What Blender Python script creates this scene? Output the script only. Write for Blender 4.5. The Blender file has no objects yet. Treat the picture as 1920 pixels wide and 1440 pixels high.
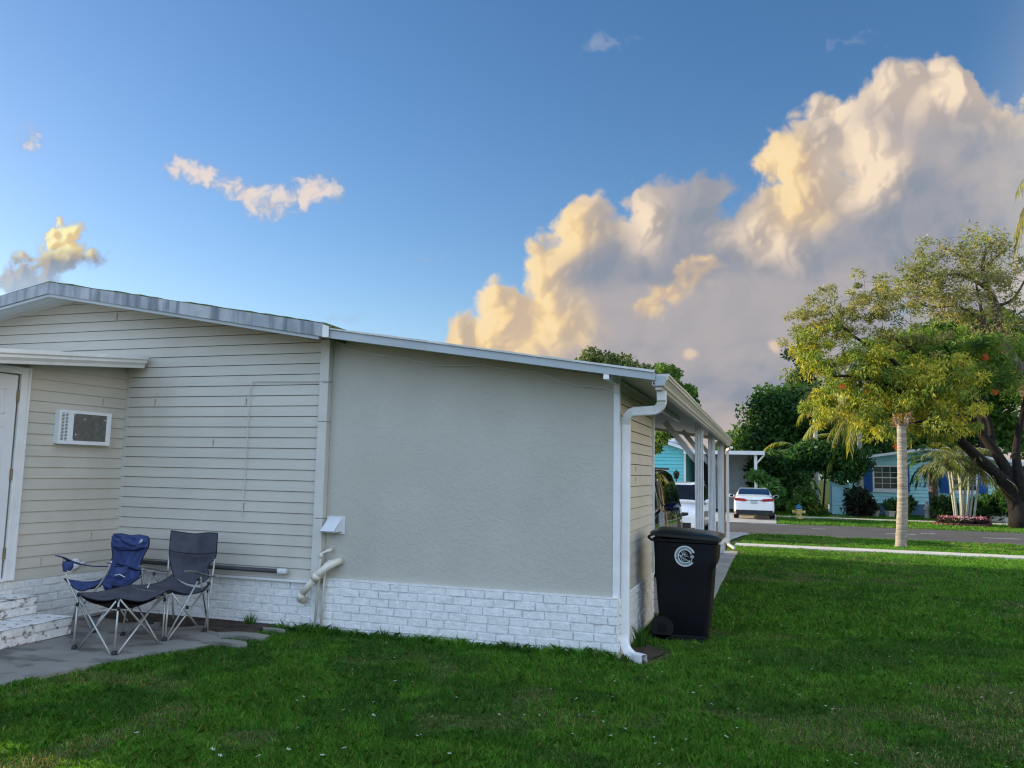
import bpy, math, random
import numpy as np
from mathutils import Vector, Matrix
R = math.radians
rng = np.random.default_rng(7)
random.seed(7)
scene = bpy.context.scene
col = scene.collection

# ---------------------------------------------------------------- camera model
# World axes: X along the gable wall, Y along the carport (away from the viewer), Z up.
F = 1500.0; CH = 1.68
def _n(v): v = np.array(v, float); return v / np.linalg.norm(v)
_d2 = _n([490, -175, -F]); _up = np.array([273, 13636, -1500.0]); _up = _n(_up - _up.dot(_d2) * _d2)
_d1 = np.cross(_d2, _up)
CM = np.array([_d1, _d2, _up])           # camera axes -> world axes
CAM = np.array([0, 0, CH])
def ray(u, v): return CM @ np.array([u - 960, 720 - v, -F])
def at(u, v, Y):                          # point of the plane y = Y seen at a place in the photo
    r = ray(u, v); return CAM + Y / r[1] * r
def gz(y): return -0.3 * min(1, max(0, (y - 17) / 11))
def gzv(y): return -0.3 * np.clip((y - 17) / 11, 0, 1)
def on_ground(u, v):
    z0 = 0
    for i in range(40):
        r = ray(u, v); p = CAM + (z0 - CH) / r[2] * r; z0 = .5 * z0 + .5 * gz(p[1])
    return p

cd = bpy.data.cameras.new('camera'); cam = bpy.data.objects.new('camera', cd); col.objects.link(cam)
cd.sensor_width = 36; cd.lens = F / 1920 * 36; cd.clip_end = 3000; cd.clip_start = .05
Mw = Matrix(((CM[0][0], CM[0][1], CM[0][2], 0), (CM[1][0], CM[1][1], CM[1][2], 0), (CM[2][0], CM[2][1], CM[2][2], CH), (0, 0, 0, 1)))
cam.matrix_world = Mw
scene.camera = cam

# ---------------------------------------------------------------- objects
ORG = {}
def tag(o, label=None, cat=None, group=None, kind=None):
    if label: o['label'] = label
    if cat: o['category'] = cat
    if group: o['group'] = group
    if kind: o['kind'] = kind
    return o
def thing(name, label, cat, loc=(0, 0, 0), group=None):
    o = bpy.data.objects.new(name, None); o.empty_display_size = .2; col.objects.link(o)
    o.location = loc; ORG[o.name] = np.array(loc, float)
    return tag(o, label, cat, group)
class MB:
    def __init__(s): s.v = []; s.f = []; s.c = []
    def add(s, vs, fs, c=None):
        b = len(s.v); s.v.extend([tuple(map(float, p)) for p in vs]); s.f.extend([tuple(i + b for i in f) for f in fs])
        if c is not None: s.c.extend([c] * len(vs))
        return s
    def box(s, a, b, M=None, c=None):
        x0, y0, z0 = a; x1, y1, z1 = b
        vs = [(x0, y0, z0), (x1, y0, z0), (x1, y1, z0), (x0, y1, z0), (x0, y0, z1), (x1, y0, z1), (x1, y1, z1), (x0, y1, z1)]
        if M is not None: vs = [M @ Vector(p) for p in vs]
        return s.add(vs, [(0, 3, 2, 1), (4, 5, 6, 7), (0, 1, 5, 4), (1, 2, 6, 5), (2, 3, 7, 6), (3, 0, 4, 7)], c)
    def bar(s, p, q, w, h, upv=(0, 0, 1)):
        p = np.array(p, float); q = np.array(q, float); d = _n(q - p); u = np.array(upv, float)
        sd = np.cross(d, u)
        if np.linalg.norm(sd) < 1e-4: sd = np.cross(d, [1, 0, 0])
        sd = _n(sd); u = np.cross(sd, d)
        vs = [e + a * sd * w / 2 + b * u * h / 2 for e in (p, q) for a, b in ((-1, -1), (1, -1), (1, 1), (-1, 1))]
        return s.add(vs, [(0, 1, 2, 3), (7, 6, 5, 4), (0, 4, 5, 1), (1, 5, 6, 2), (2, 6, 7, 3), (3, 7, 4, 0)])
    def tube(s, pts, rad, n=8, cap=True, squash=1.0):
        pts = [np.array(p, float) for p in pts]
        if np.isscalar(rad): rad = [rad] * len(pts)
        prev = None; vs = []
        for i, p in enumerate(pts):
            d = _n(pts[min(i + 1, len(pts) - 1)] - pts[max(i - 1, 0)])
            if prev is None:
                a = np.array([0, 0, 1.0]) if abs(d[2]) < .9 else np.array([1.0, 0, 0])
                a = _n(np.cross(d, a))
            else:
                a = prev - prev.dot(d) * d; a = _n(a)
            prev = a; b = np.cross(d, a)
            for k in range(n):
                t = 2 * math.pi * k / n
                vs.append(p + rad[i] * (math.cos(t) * a + squash * math.sin(t) * b))
        fs = []
        for i in range(len(pts) - 1):
            for k in range(n):
                k2 = (k + 1) % n
                fs.append((i * n + k, i * n + k2, (i + 1) * n + k2, (i + 1) * n + k))
        if cap: fs.append(tuple(range(n - 1, -1, -1))); fs.append(tuple((len(pts) - 1) * n + k for k in range(n)))
        return s.add(vs, fs)
    def grid(s, P, closed=False):
        P = np.asarray(P, float); a, b = P.shape[:2]
        fs = [(i * b + j, i * b + (j + 1) % b, (i + 1) * b + (j + 1) % b, (i + 1) * b + j) for i in range(a - 1) for j in range(b if closed else b - 1)]
        return s.add(P.reshape(-1, 3), fs)
    def lathe(s, c, prof, n=20, axis=(0, 0, 1)):
        ax = _n(axis); a = _n(np.cross(ax, [0.3, 1, .2])); b = np.cross(ax, a); c = np.array(c, float)
        P = [[c + ax * h + r * (math.cos(t) * a + math.sin(t) * b) for t in [2 * math.pi * k / n for k in range(n)]] for r, h in prof]
        s.grid(P, closed=True); m = len(s.v)
        s.f.append(tuple(m - n + k for k in range(n)))
        s.f.append(tuple(m - len(prof) * n + k for k in range(n - 1, -1, -1)))
        return s
    def build(s, name, m, parent=None, smooth=False, bevel=0, loc=None, solid=0, subd=0):
        org = ORG[parent.name] if parent is not None else np.array(loc if loc is not None else (0, 0, 0), float)
        me = bpy.data.meshes.new(name)
        vs = (np.array(s.v) - org).tolist()
        me.from_pydata(vs, [], s.f); me.materials.append(m)
        if smooth: me.polygons.foreach_set('use_smooth', [True] * len(me.polygons))
        if s.c:
            ca = me.color_attributes.new('c', 'FLOAT_COLOR', 'POINT')
            ca.data.foreach_set('color', np.array([list(c) + [1] for c in s.c], dtype=np.float32).ravel())
        me.update()
        o = bpy.data.objects.new(name, me); col.objects.link(o)
        if parent is not None: o.parent = parent
        else: o.location = org.tolist()
        ORG[o.name] = org
        if solid:
            md = o.modifiers.new('s', 'SOLIDIFY'); md.thickness = solid; md.offset = 0
        if subd:
            md = o.modifiers.new('u', 'SUBSURF'); md.levels = subd; md.render_levels = subd
        if bevel:
            md = o.modifiers.new('b', 'BEVEL'); md.width = bevel; md.segments = 2; md.limit_method = 'ANGLE'; md.angle_limit = R(40)
        return o
def fastmesh(name, V, Fq, C, m, parent=None, loc=(0, 0, 0)):
    """big leaf / blade meshes: V (n,3), Fq (m,k) indices, C (n,3) colours"""
    org = ORG[parent.name] if parent is not None else np.array(loc, float)
    me = bpy.data.meshes.new(name); V = np.asarray(V, np.float32) - org.astype(np.float32); Fq = np.asarray(Fq, np.int32)
    me.vertices.add(len(V)); me.vertices.foreach_set('co', V.ravel())
    k = Fq.shape[1]; me.loops.add(Fq.size); me.loops.foreach_set('vertex_index', Fq.ravel())
    me.polygons.add(len(Fq)); me.polygons.foreach_set('loop_start', np.arange(len(Fq), dtype=np.int32) * k)
    me.update(calc_edges=True)
    ca = me.color_attributes.new('c', 'FLOAT_COLOR', 'POINT')
    ca.data.foreach_set('color', np.concatenate([C, np.ones((len(C), 1))], 1).astype(np.float32).ravel())
    me.materials.append(m)
    o = bpy.data.objects.new(name, me); col.objects.link(o)
    if parent is not None: o.parent = parent
    else: o.location = org.tolist()
    ORG[o.name] = org
    return o

# ---------------------------------------------------------------- materials
def nodes(m):
    m.use_nodes = True; nt = m.node_tree; nt.nodes.clear(); return nt
def mat(name, c, rough=.7, var=.12, vscale=3.0, bump=0.0, bscale=60.0, spec=.3, metal=0.0, stain=None, stretch=(1, 1, 1), c2=None, coat=0, detail=5):
    """procedural surface: base colour broken up by noise, optional second colour in patches, fine bump"""
    m = bpy.data.materials.new(name); nt = nodes(m); N = nt.nodes.new; L = nt.links.new
    out = N('ShaderNodeOutputMaterial'); b = N('ShaderNodeBsdfPrincipled'); L(b.outputs[0], out.inputs[0])
    tc = N('ShaderNodeTexCoord'); mp = N('ShaderNodeMapping'); mp.inputs['Scale'].default_value = stretch
    L(tc.outputs['Object'], mp.inputs[0])
    n1 = N('ShaderNodeTexNoise'); n1.inputs['Scale'].default_value = vscale; n1.inputs['Detail'].default_value = detail; n1.inputs['Roughness'].default_value = .6
    L(mp.outputs[0], n1.inputs['Vector'])
    mx = N('ShaderNodeMix'); mx.data_type = 'RGBA'
    lo = [x * (1 - var) for x in c]; hi = [min(1, x * (1 + var)) for x in c]
    if c2: lo = c2; hi = c
    mx.inputs[6].default_value = (*lo, 1); mx.inputs[7].default_value = (*hi, 1)
    rmp = N('ShaderNodeMapRange'); rmp.inputs[1].default_value = .35; rmp.inputs[2].default_value = .65
    L(n1.outputs[0], rmp.inputs[0]); L(rmp.outputs[0], mx.inputs[0]); last = mx.outputs[2]
    if stain:
        sc, scale3, lo_, hi_, amt = stain
        mp2 = N('ShaderNodeMapping'); mp2.inputs['Scale'].default_value = scale3; L(tc.outputs['Object'], mp2.inputs[0])
        n2 = N('ShaderNodeTexNoise'); n2.inputs['Scale'].default_value = 1; n2.inputs['Detail'].default_value = 6; L(mp2.outputs[0], n2.inputs['Vector'])
        r2 = N('ShaderNodeMapRange'); r2.inputs[1].default_value = lo_; r2.inputs[2].default_value = hi_; r2.inputs[4].default_value = amt; L(n2.outputs[0], r2.inputs[0])
        m2 = N('ShaderNodeMix'); m2.data_type = 'RGBA'; L(r2.outputs[0], m2.inputs[0]); L(last, m2.inputs[6]); m2.inputs[7].default_value = (*sc, 1); last = m2.outputs[2]
    L(last, b.inputs['Base Color'])
    b.inputs['Roughness'].default_value = rough; b.inputs['Specular IOR Level'].default_value = spec; b.inputs['Metallic'].default_value = metal
    b.inputs['Coat Weight'].default_value = coat
    if bump:
        n3 = N('ShaderNodeTexNoise'); n3.inputs['Scale'].default_value = bscale; n3.inputs['Detail'].default_value = 8; n3.inputs['Roughness'].default_value = .65
        L(tc.outputs['Object'], n3.inputs['Vector'])
        bp = N('ShaderNodeBump'); bp.inputs['Strength'].default_value = 1; bp.inputs['Distance'].default_value = bump
        L(n3.outputs[0], bp.inputs['Height']); L(bp.outputs[0], b.inputs['Normal'])
    return m
def leafmat(name, trans=.35, rough=.55, gloss=.25):
    m = bpy.data.materials.new(name); nt = nodes(m); N = nt.nodes.new; L = nt.links.new
    out = N('ShaderNodeOutputMaterial'); at_ = N('ShaderNodeAttribute'); at_.attribute_name = 'c'
    b = N('ShaderNodeBsdfPrincipled'); b.inputs['Roughness'].default_value = rough; b.inputs['Specular IOR Level'].default_value = gloss
    t = N('ShaderNodeBsdfTranslucent'); mx = N('ShaderNodeMixShader'); mx.inputs[0].default_value = trans
    L(at_.outputs['Color'], b.inputs['Base Color'])
    hs = N('ShaderNodeMix'); hs.data_type = 'RGBA'; hs.blend_type = 'MULTIPLY'; hs.inputs[0].default_value = 1; hs.inputs[7].default_value = (1.6, 1.5, .5, 1)
    L(at_.outputs['Color'], hs.inputs[6]); L(hs.outputs[2], t.inputs['Color'])
    L(b.outputs[0], mx.inputs[1]); L(t.outputs[0], mx.inputs[2]); L(mx.outputs[0], out.inputs[0])
    return m
def glassmat(name, c=(.01, .012, .015), rough=.03):
    m = mat(name, c, rough=rough, var=.05, spec=.45); return m
M = dict(
    siding=mat('vinyl_siding', (.53, .50, .43), rough=.55, var=.05, vscale=1.2, bump=.0006, bscale=200, spec=.35, stretch=(.4, 1, 3), stain=((.42, .39, .33), (1.5, 2, .5), .5, .75, .5)),
    trim=mat('vinyl_trim', (.56, .54, .49), rough=.5, var=.05, vscale=3, spec=.35),
    white_trim=mat('white_painted_trim', (.72, .72, .71), rough=.45, var=.06, vscale=4, spec=.4, stain=((.45, .45, .42), (6, 6, 1.2), .55, .75, .35)),
    fascia=mat('weathered_fascia', (.40, .43, .45), rough=.6, var=.08, vscale=3, stain=((.09, .105, .125), (9, 9, .8), .46, .64, .75), c2=(.27, .30, .33)),
    drip=mat('painted_fascia', (.38, .42, .44), rough=.5, var=.06, vscale=2.5, stain=((.35, .37, .36), (2, 2, 9), .5, .7, .4)),
    roofcoat=mat('roof_coating', (.55, .55, .52), rough=.8, var=.2, vscale=4, bump=.004, bscale=12),
    moss=mat('roof_moss_edge', (.10, .12, .05), rough=.9, var=.5, vscale=20),
    soffit=mat('painted_soffit', (.50, .53, .52), rough=.6, var=.05, vscale=2),
    white_metal=mat('white_aluminium', (.78, .78, .77), rough=.35, var=.05, vscale=5, spec=.5, stain=((.5, .5, .46), (5, 5, 2), .58, .75, .3)),
    beige_metal=mat('beige_gutter', (.55, .53, .48), rough=.4, var=.06, vscale=3, spec=.45, stain=((.35, .34, .30), (4, 1, 4), .52, .75, .35)),
    brick=mat('white_painted_block', (.74, .74, .72), rough=.75, var=.07, vscale=16, bump=.013, bscale=30, stain=((.42, .43, .43), (20, 20, 26), .60, .74, .45)),
    brick_worn=mat('worn_white_block', (.74, .73, .71), rough=.75, var=.12, vscale=9, bump=.012, bscale=30, stain=((.16, .11, .09), (16, 16, 20), .56, .66, .85)),
    mortar=mat('painted_mortar', (.72, .73, .73), rough=.9, var=.2, vscale=8, bump=.004, bscale=50),
    pvc=mat('aged_pvc', (.66, .62, .52), rough=.4, var=.10, vscale=7, spec=.4, stain=((.3, .28, .22), (8, 8, 8), .58, .75, .5)),
    vent=mat('grey_vent_plastic', (.60, .62, .64), rough=.45, var=.06),
    white_plastic=mat('white_plastic', (.74, .76, .78), rough=.4, var=.04, vscale=8, stain=((.5, .5, .48), (9, 9, 9), .6, .8, .4)),
    dark=mat('dark_metal_mesh', (.15, .145, .13), rough=.6, var=.2, vscale=20, metal=.3),
    black=mat('black_plastic', (.012, .012, .014), rough=.5, var=.2, vscale=5, spec=.4),
    hole=mat('dark_gap', (.02, .02, .02), rough=.9, var=.2),
    brass=mat('brass_hinge', (.30, .24, .15), rough=.4, metal=.7),
    door=mat('white_door', (.70, .71, .73), rough=.45, var=.04, vscale=2),
    steel=mat('powder_coated_tube', (.42, .43, .41), rough=.35, var=.1, vscale=10, metal=.45, spec=.5),
    blue_fabric=mat('blue_polyester', (.036, .058, .165), rough=.75, var=.25, vscale=9, bump=.004, bscale=22),
    grey_fabric=mat('charcoal_polyester', (.058, .060, .078), rough=.8, var=.2, vscale=7, bump=.003, bscale=20),
    hem=mat('black_hem_tape', (.008, .009, .02), rough=.7),
    armrest=mat('olive_grey_armrest', (.17, .17, .145), rough=.45, var=.08),
    net=mat('black_netting', (.012, .012, .014), rough=.9, var=.3),
    silver=mat('silver_print', (.55, .57, .6), rough=.4),
    slab=mat('stained_patio_concrete', (.27, .255, .23), rough=.9, var=.2, vscale=2.5, bump=.004, bscale=25, stain=((.06, .06, .052), (2.6, 4.2, 2), .49, .62, .7), c2=(.21, .20, .175)),
    walk=mat('concrete_walk', (.36, .345, .32), rough=.9, var=.12, vscale=3, bump=.003, bscale=30, stain=((.22, .22, .2), (3, 1, 3), .5, .7, .6)),
    sidewalk=mat('pale_sidewalk', (.58, .54, .47), rough=.9, var=.1, vscale=2, bump=.003, bscale=30),
    joint=mat('slab_joint', (.15, .145, .135), rough=1),
    seam=mat('panel_seam', (.33, .315, .275), rough=.8), rail=mat('dark_grey_rail', (.05, .053, .058), rough=.5),
    ground_brown=mat('dark_brown_ground', (.05, .035, .026), rough=1, var=.5, vscale=9, bump=.02, bscale=18),
    asphalt=mat('asphalt', (.085, .082, .08), rough=.9, var=.15, vscale=.8, bump=.004, bscale=60, stain=((.05, .05, .05), (.25, 2, 1), .5, .7, .6)),
    drive=mat('driveway_concrete', (.42, .40, .37), rough=.9, var=.12, vscale=1.2, bump=.003, bscale=30),
    paint=mat('road_scuffs', (.42, .42, .40), rough=.8, var=.3, vscale=6),
    bin=mat('black_bin_plastic', (.003, .0035, .006), rough=.55, var=.3, vscale=4, spec=.22, bump=.0006, bscale=150),
    lid=mat('bin_lid_plastic', (.006, .012, .015), rough=.3, var=.3, vscale=5, spec=.5),
    emblem=mat('white_emblem_print', (.62, .66, .68), rough=.6, var=.05),
    emblem_teal=mat('teal_emblem_print', (.05, .13, .13), rough=.6),
    blackpaint=mat('black_car_paint', (.006, .007, .009), rough=.12, var=.1, spec=.8, coat=1),
    bluemirror=mat('dark_blue_mirror_cap', (.008, .012, .06), rough=.15, spec=.7, coat=1),
    whitepaint=mat('white_car_paint', (.80, .80, .80), rough=.18, var=.02, spec=.5, coat=1),
    glass=glassmat('tinted_glass'),
    glass_blue=glassmat('rear_window_glass', (.012, .03, .075), .04),
    tyre=mat('tyre_rubber', (.012, .012, .012), rough=.85),
    rim=mat('alloy_rim', (.35, .35, .36), rough=.3, metal=.8),
    chrome=mat('chrome', (.6, .6, .6), rough=.1, metal=1),
    redlens=mat('red_tail_lens', (.35, .012, .02), rough=.12, var=.3, vscale=8, spec=.8),
    clearlens=mat('headlight_lens', (.42, .44, .46), rough=.1, var=.3, vscale=12, spec=1),
    plate=mat('licence_plate', (.42, .46, .47), rough=.5, var=.25, vscale=30),
    turq=mat('turquoise_siding', (.15, .55, .58), rough=.6, var=.06, vscale=1, stretch=(.4, 1, 3)),
    turq2=mat('pale_turquoise_siding', (.42, .76, .80), rough=.6, var=.06, vscale=1, stretch=(.4, 1, 3)),
    white_roof=mat('white_metal_roof', (.72, .73, .74), rough=.5, var=.06, vscale=2),
    blue_skirt=mat('blue_grey_skirting', (.10, .19, .30), rough=.8, var=.12, vscale=2),
    shutter=mat('blue_shutter', (.015, .09, .30), rough=.5, var=.08),
    pane=glassmat('window_pane', (.02, .05, .055), .06),
    louver=mat('grey_closet_doors', (.55, .60, .63), rough=.6, var=.08),
    carpdark=mat('dark_grey_carport_wall', (.20, .24, .26), rough=.7, var=.1),  # even dark grey for the carport and porch walls
    bark=mat('rough_bark', (.085, .065, .048), rough=1, var=.45, vscale=8, bump=.03, bscale=7, stain=((.22, .2, .16), (5, 5, 5), .55, .7, .5)),
    bark_dark=mat('dark_bark', (.012, .009, .007), rough=1, var=.5, vscale=6, bump=.03, bscale=6),
    palmbark=mat('ringed_palm_bark', (.26, .225, .175), rough=.95, var=.35, vscale=5, bump=.012, bscale=9, stretch=(.6, .6, 5), stain=((.13, .05, .03), (2, 2, 2), .60, .66, .85)),
    greybark=mat('grey_palm_bark', (.34, .35, .28), rough=.9, var=.2, vscale=4, stretch=(1, 1, 6), bump=.006, bscale=10),
    twig=mat('bare_twigs', (.27, .21, .16), rough=1, var=.3, vscale=5),
    leaf=leafmat('foliage'), grass=leafmat('grass_blades', trans=.3, rough=.6, gloss=.2),
    petal=leafmat('petals', trans=.3, rough=.7, gloss=.1),
    hyd_yellow=mat('hydrant_yellow', (.55, .42, .15), rough=.5, var=.1), hyd_blue=mat('hydrant_blue', (.03, .16, .28), rough=.5),
    pot=mat('cream_pot', (.55, .52, .44), rough=.7, var=.15), stone=mat('pale_garden_stone', (.38, .35, .30), rough=.9, var=.2, vscale=8),
    redblock=mat('brick_edging', (.12, .05, .04), rough=.9, var=.4, vscale=12),
    post_wood=mat('warm_wood', (.42, .28, .14), rough=.7, var=.2, vscale=4, stretch=(1, 1, .3)),
    dish=mat('grey_dome', (.42, .45, .46), rough=.5),
)
def mixmat_lawn():
    m = bpy.data.materials.new('lawn_soil_and_thatch'); nt = nodes(m); N = nt.nodes.new; L = nt.links.new
    out = N('ShaderNodeOutputMaterial'); b = N('ShaderNodeBsdfPrincipled'); L(b.outputs[0], out.inputs[0]); b.inputs['Roughness'].default_value = 1
    b.inputs['Specular IOR Level'].default_value = .1
    tc = N('ShaderNodeTexCoord'); n1 = N('ShaderNodeTexNoise'); n1.inputs['Scale'].default_value = 1.1; n1.inputs['Detail'].default_value = 6; L(tc.outputs['Object'], n1.inputs['Vector'])
    n2 = N('ShaderNodeTexNoise'); n2.inputs['Scale'].default_value = 22; n2.inputs['Detail'].default_value = 6; L(tc.outputs['Object'], n2.inputs['Vector'])
    r = N('ShaderNodeValToRGB'); r.color_ramp.elements[0].position = .35; r.color_ramp.elements[0].color = (.035, .085, .012, 1)
    r.color_ramp.elements[1].position = .72; r.color_ramp.elements[1].color = (.13, .13, .05, 1); L(n1.outputs[0], r.inputs[0])
    mx = N('ShaderNodeMix'); mx.data_type = 'RGBA'; mx.blend_type = 'MULTIPLY'; mx.inputs[0].default_value = .8; L(r.outputs[0], mx.inputs[6])
    r2 = N('ShaderNodeValToRGB'); r2.color_ramp.elements[0].position = .35; r2.color_ramp.elements[0].color = (.3, .3, .3, 1); r2.color_ramp.elements[1].position = .65; r2.color_ramp.elements[1].color = (1.3, 1.3, 1.2, 1)
    L(n2.outputs[0], r2.inputs[0]); L(r2.outputs[0], mx.inputs[7]); L(mx.outputs[2], b.inputs['Base Color'])
    bp = N('ShaderNodeBump'); bp.inputs['Distance'].default_value = .05; L(n2.outputs[0], bp.inputs['Height']); L(bp.outputs[0], b.inputs['Normal'])
    return m
def stuccomat():
    m = bpy.data.materials.new('troweled_stucco'); nt = nodes(m); N = nt.nodes.new; L = nt.links.new
    out = N('ShaderNodeOutputMaterial'); b = N('ShaderNodeBsdfPrincipled'); L(b.outputs[0], out.inputs[0]); b.inputs['Roughness'].default_value = .85; b.inputs['Specular IOR Level'].default_value = .2
    tc = N('ShaderNodeTexCoord'); n1 = N('ShaderNodeTexNoise'); n1.inputs['Scale'].default_value = 1.3; n1.inputs['Detail'].default_value = 5; L(tc.outputs['Object'], n1.inputs['Vector'])
    r = N('ShaderNodeValToRGB'); r.color_ramp.elements[0].position = .3; r.color_ramp.elements[0].color = (.435, .415, .355, 1); r.color_ramp.elements[1].position = .7; r.color_ramp.elements[1].color = (.48, .46, .40, 1)
    L(n1.outputs[0], r.inputs[0])
    mg = N('ShaderNodeMapping'); mg.inputs['Scale'].default_value = (1.7, 1.7, .8); L(tc.outputs['Object'], mg.inputs[0]); ng = N('ShaderNodeTexNoise'); ng.inputs['Scale'].default_value = 1; ng.inputs['Detail'].default_value = 7; L(mg.outputs[0], ng.inputs['Vector'])
    rg_ = N('ShaderNodeMapRange'); rg_.inputs[1].default_value = .50; rg_.inputs[2].default_value = .72; rg_.inputs[4].default_value = .16; L(ng.outputs[0], rg_.inputs[0])
    mm_ = N('ShaderNodeMix'); mm_.data_type = 'RGBA'; L(rg_.outputs[0], mm_.inputs[0]); L(r.outputs[0], mm_.inputs[6]); mm_.inputs[7].default_value = (.31, .305, .27, 1)
    nc = N('ShaderNodeTexNoise'); nc.inputs['Scale'].default_value = 2.6; nc.inputs['Detail'].default_value = 9; nc.inputs['Roughness'].default_value = .7; L(tc.outputs['Object'], nc.inputs['Vector'])
    rc = N('ShaderNodeMapRange'); rc.inputs[1].default_value = .60; rc.inputs[2].default_value = .68; rc.inputs[4].default_value = .2; L(nc.outputs[0], rc.inputs[0])
    m2_ = N('ShaderNodeMix'); m2_.data_type = 'RGBA'; L(rc.outputs[0], m2_.inputs[0]); L(mm_.outputs[2], m2_.inputs[6]); m2_.inputs[7].default_value = (.50, .495, .45, 1)
    L(m2_.outputs[2], b.inputs['Base Color'])
    # knock-down texture: flattened ridges where a warped noise passes a threshold
    n2 = N('ShaderNodeTexNoise'); n2.inputs['Scale'].default_value = 17; n2.inputs['Detail'].default_value = 6; n2.inputs['Distortion'].default_value = 1.0; L(tc.outputs['Object'], n2.inputs['Vector'])
    mr = N('ShaderNodeMapRange'); mr.inputs[1].default_value = .47; mr.inputs[2].default_value = .56; L(n2.outputs[0], mr.inputs[0])
    n3 = N('ShaderNodeTexNoise'); n3.inputs['Scale'].default_value = 60; n3.inputs['Detail'].default_value = 6; L(tc.outputs['Object'], n3.inputs['Vector'])
    ad = N('ShaderNodeMath'); ad.operation = 'MULTIPLY_ADD'; ad.inputs[1].default_value = .35; L(n3.outputs[0], ad.inputs[0]); L(mr.outputs[0], ad.inputs[2])
    bp = N('ShaderNodeBump'); bp.inputs['Distance'].default_value = .0022; bp.inputs['Strength'].default_value = .65; L(ad.outputs[0], bp.inputs['Height']); L(bp.outputs[0], b.inputs['Normal'])
    return m
M['lawn'] = mixmat_lawn(); M['stucco'] = stuccomat()
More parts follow.
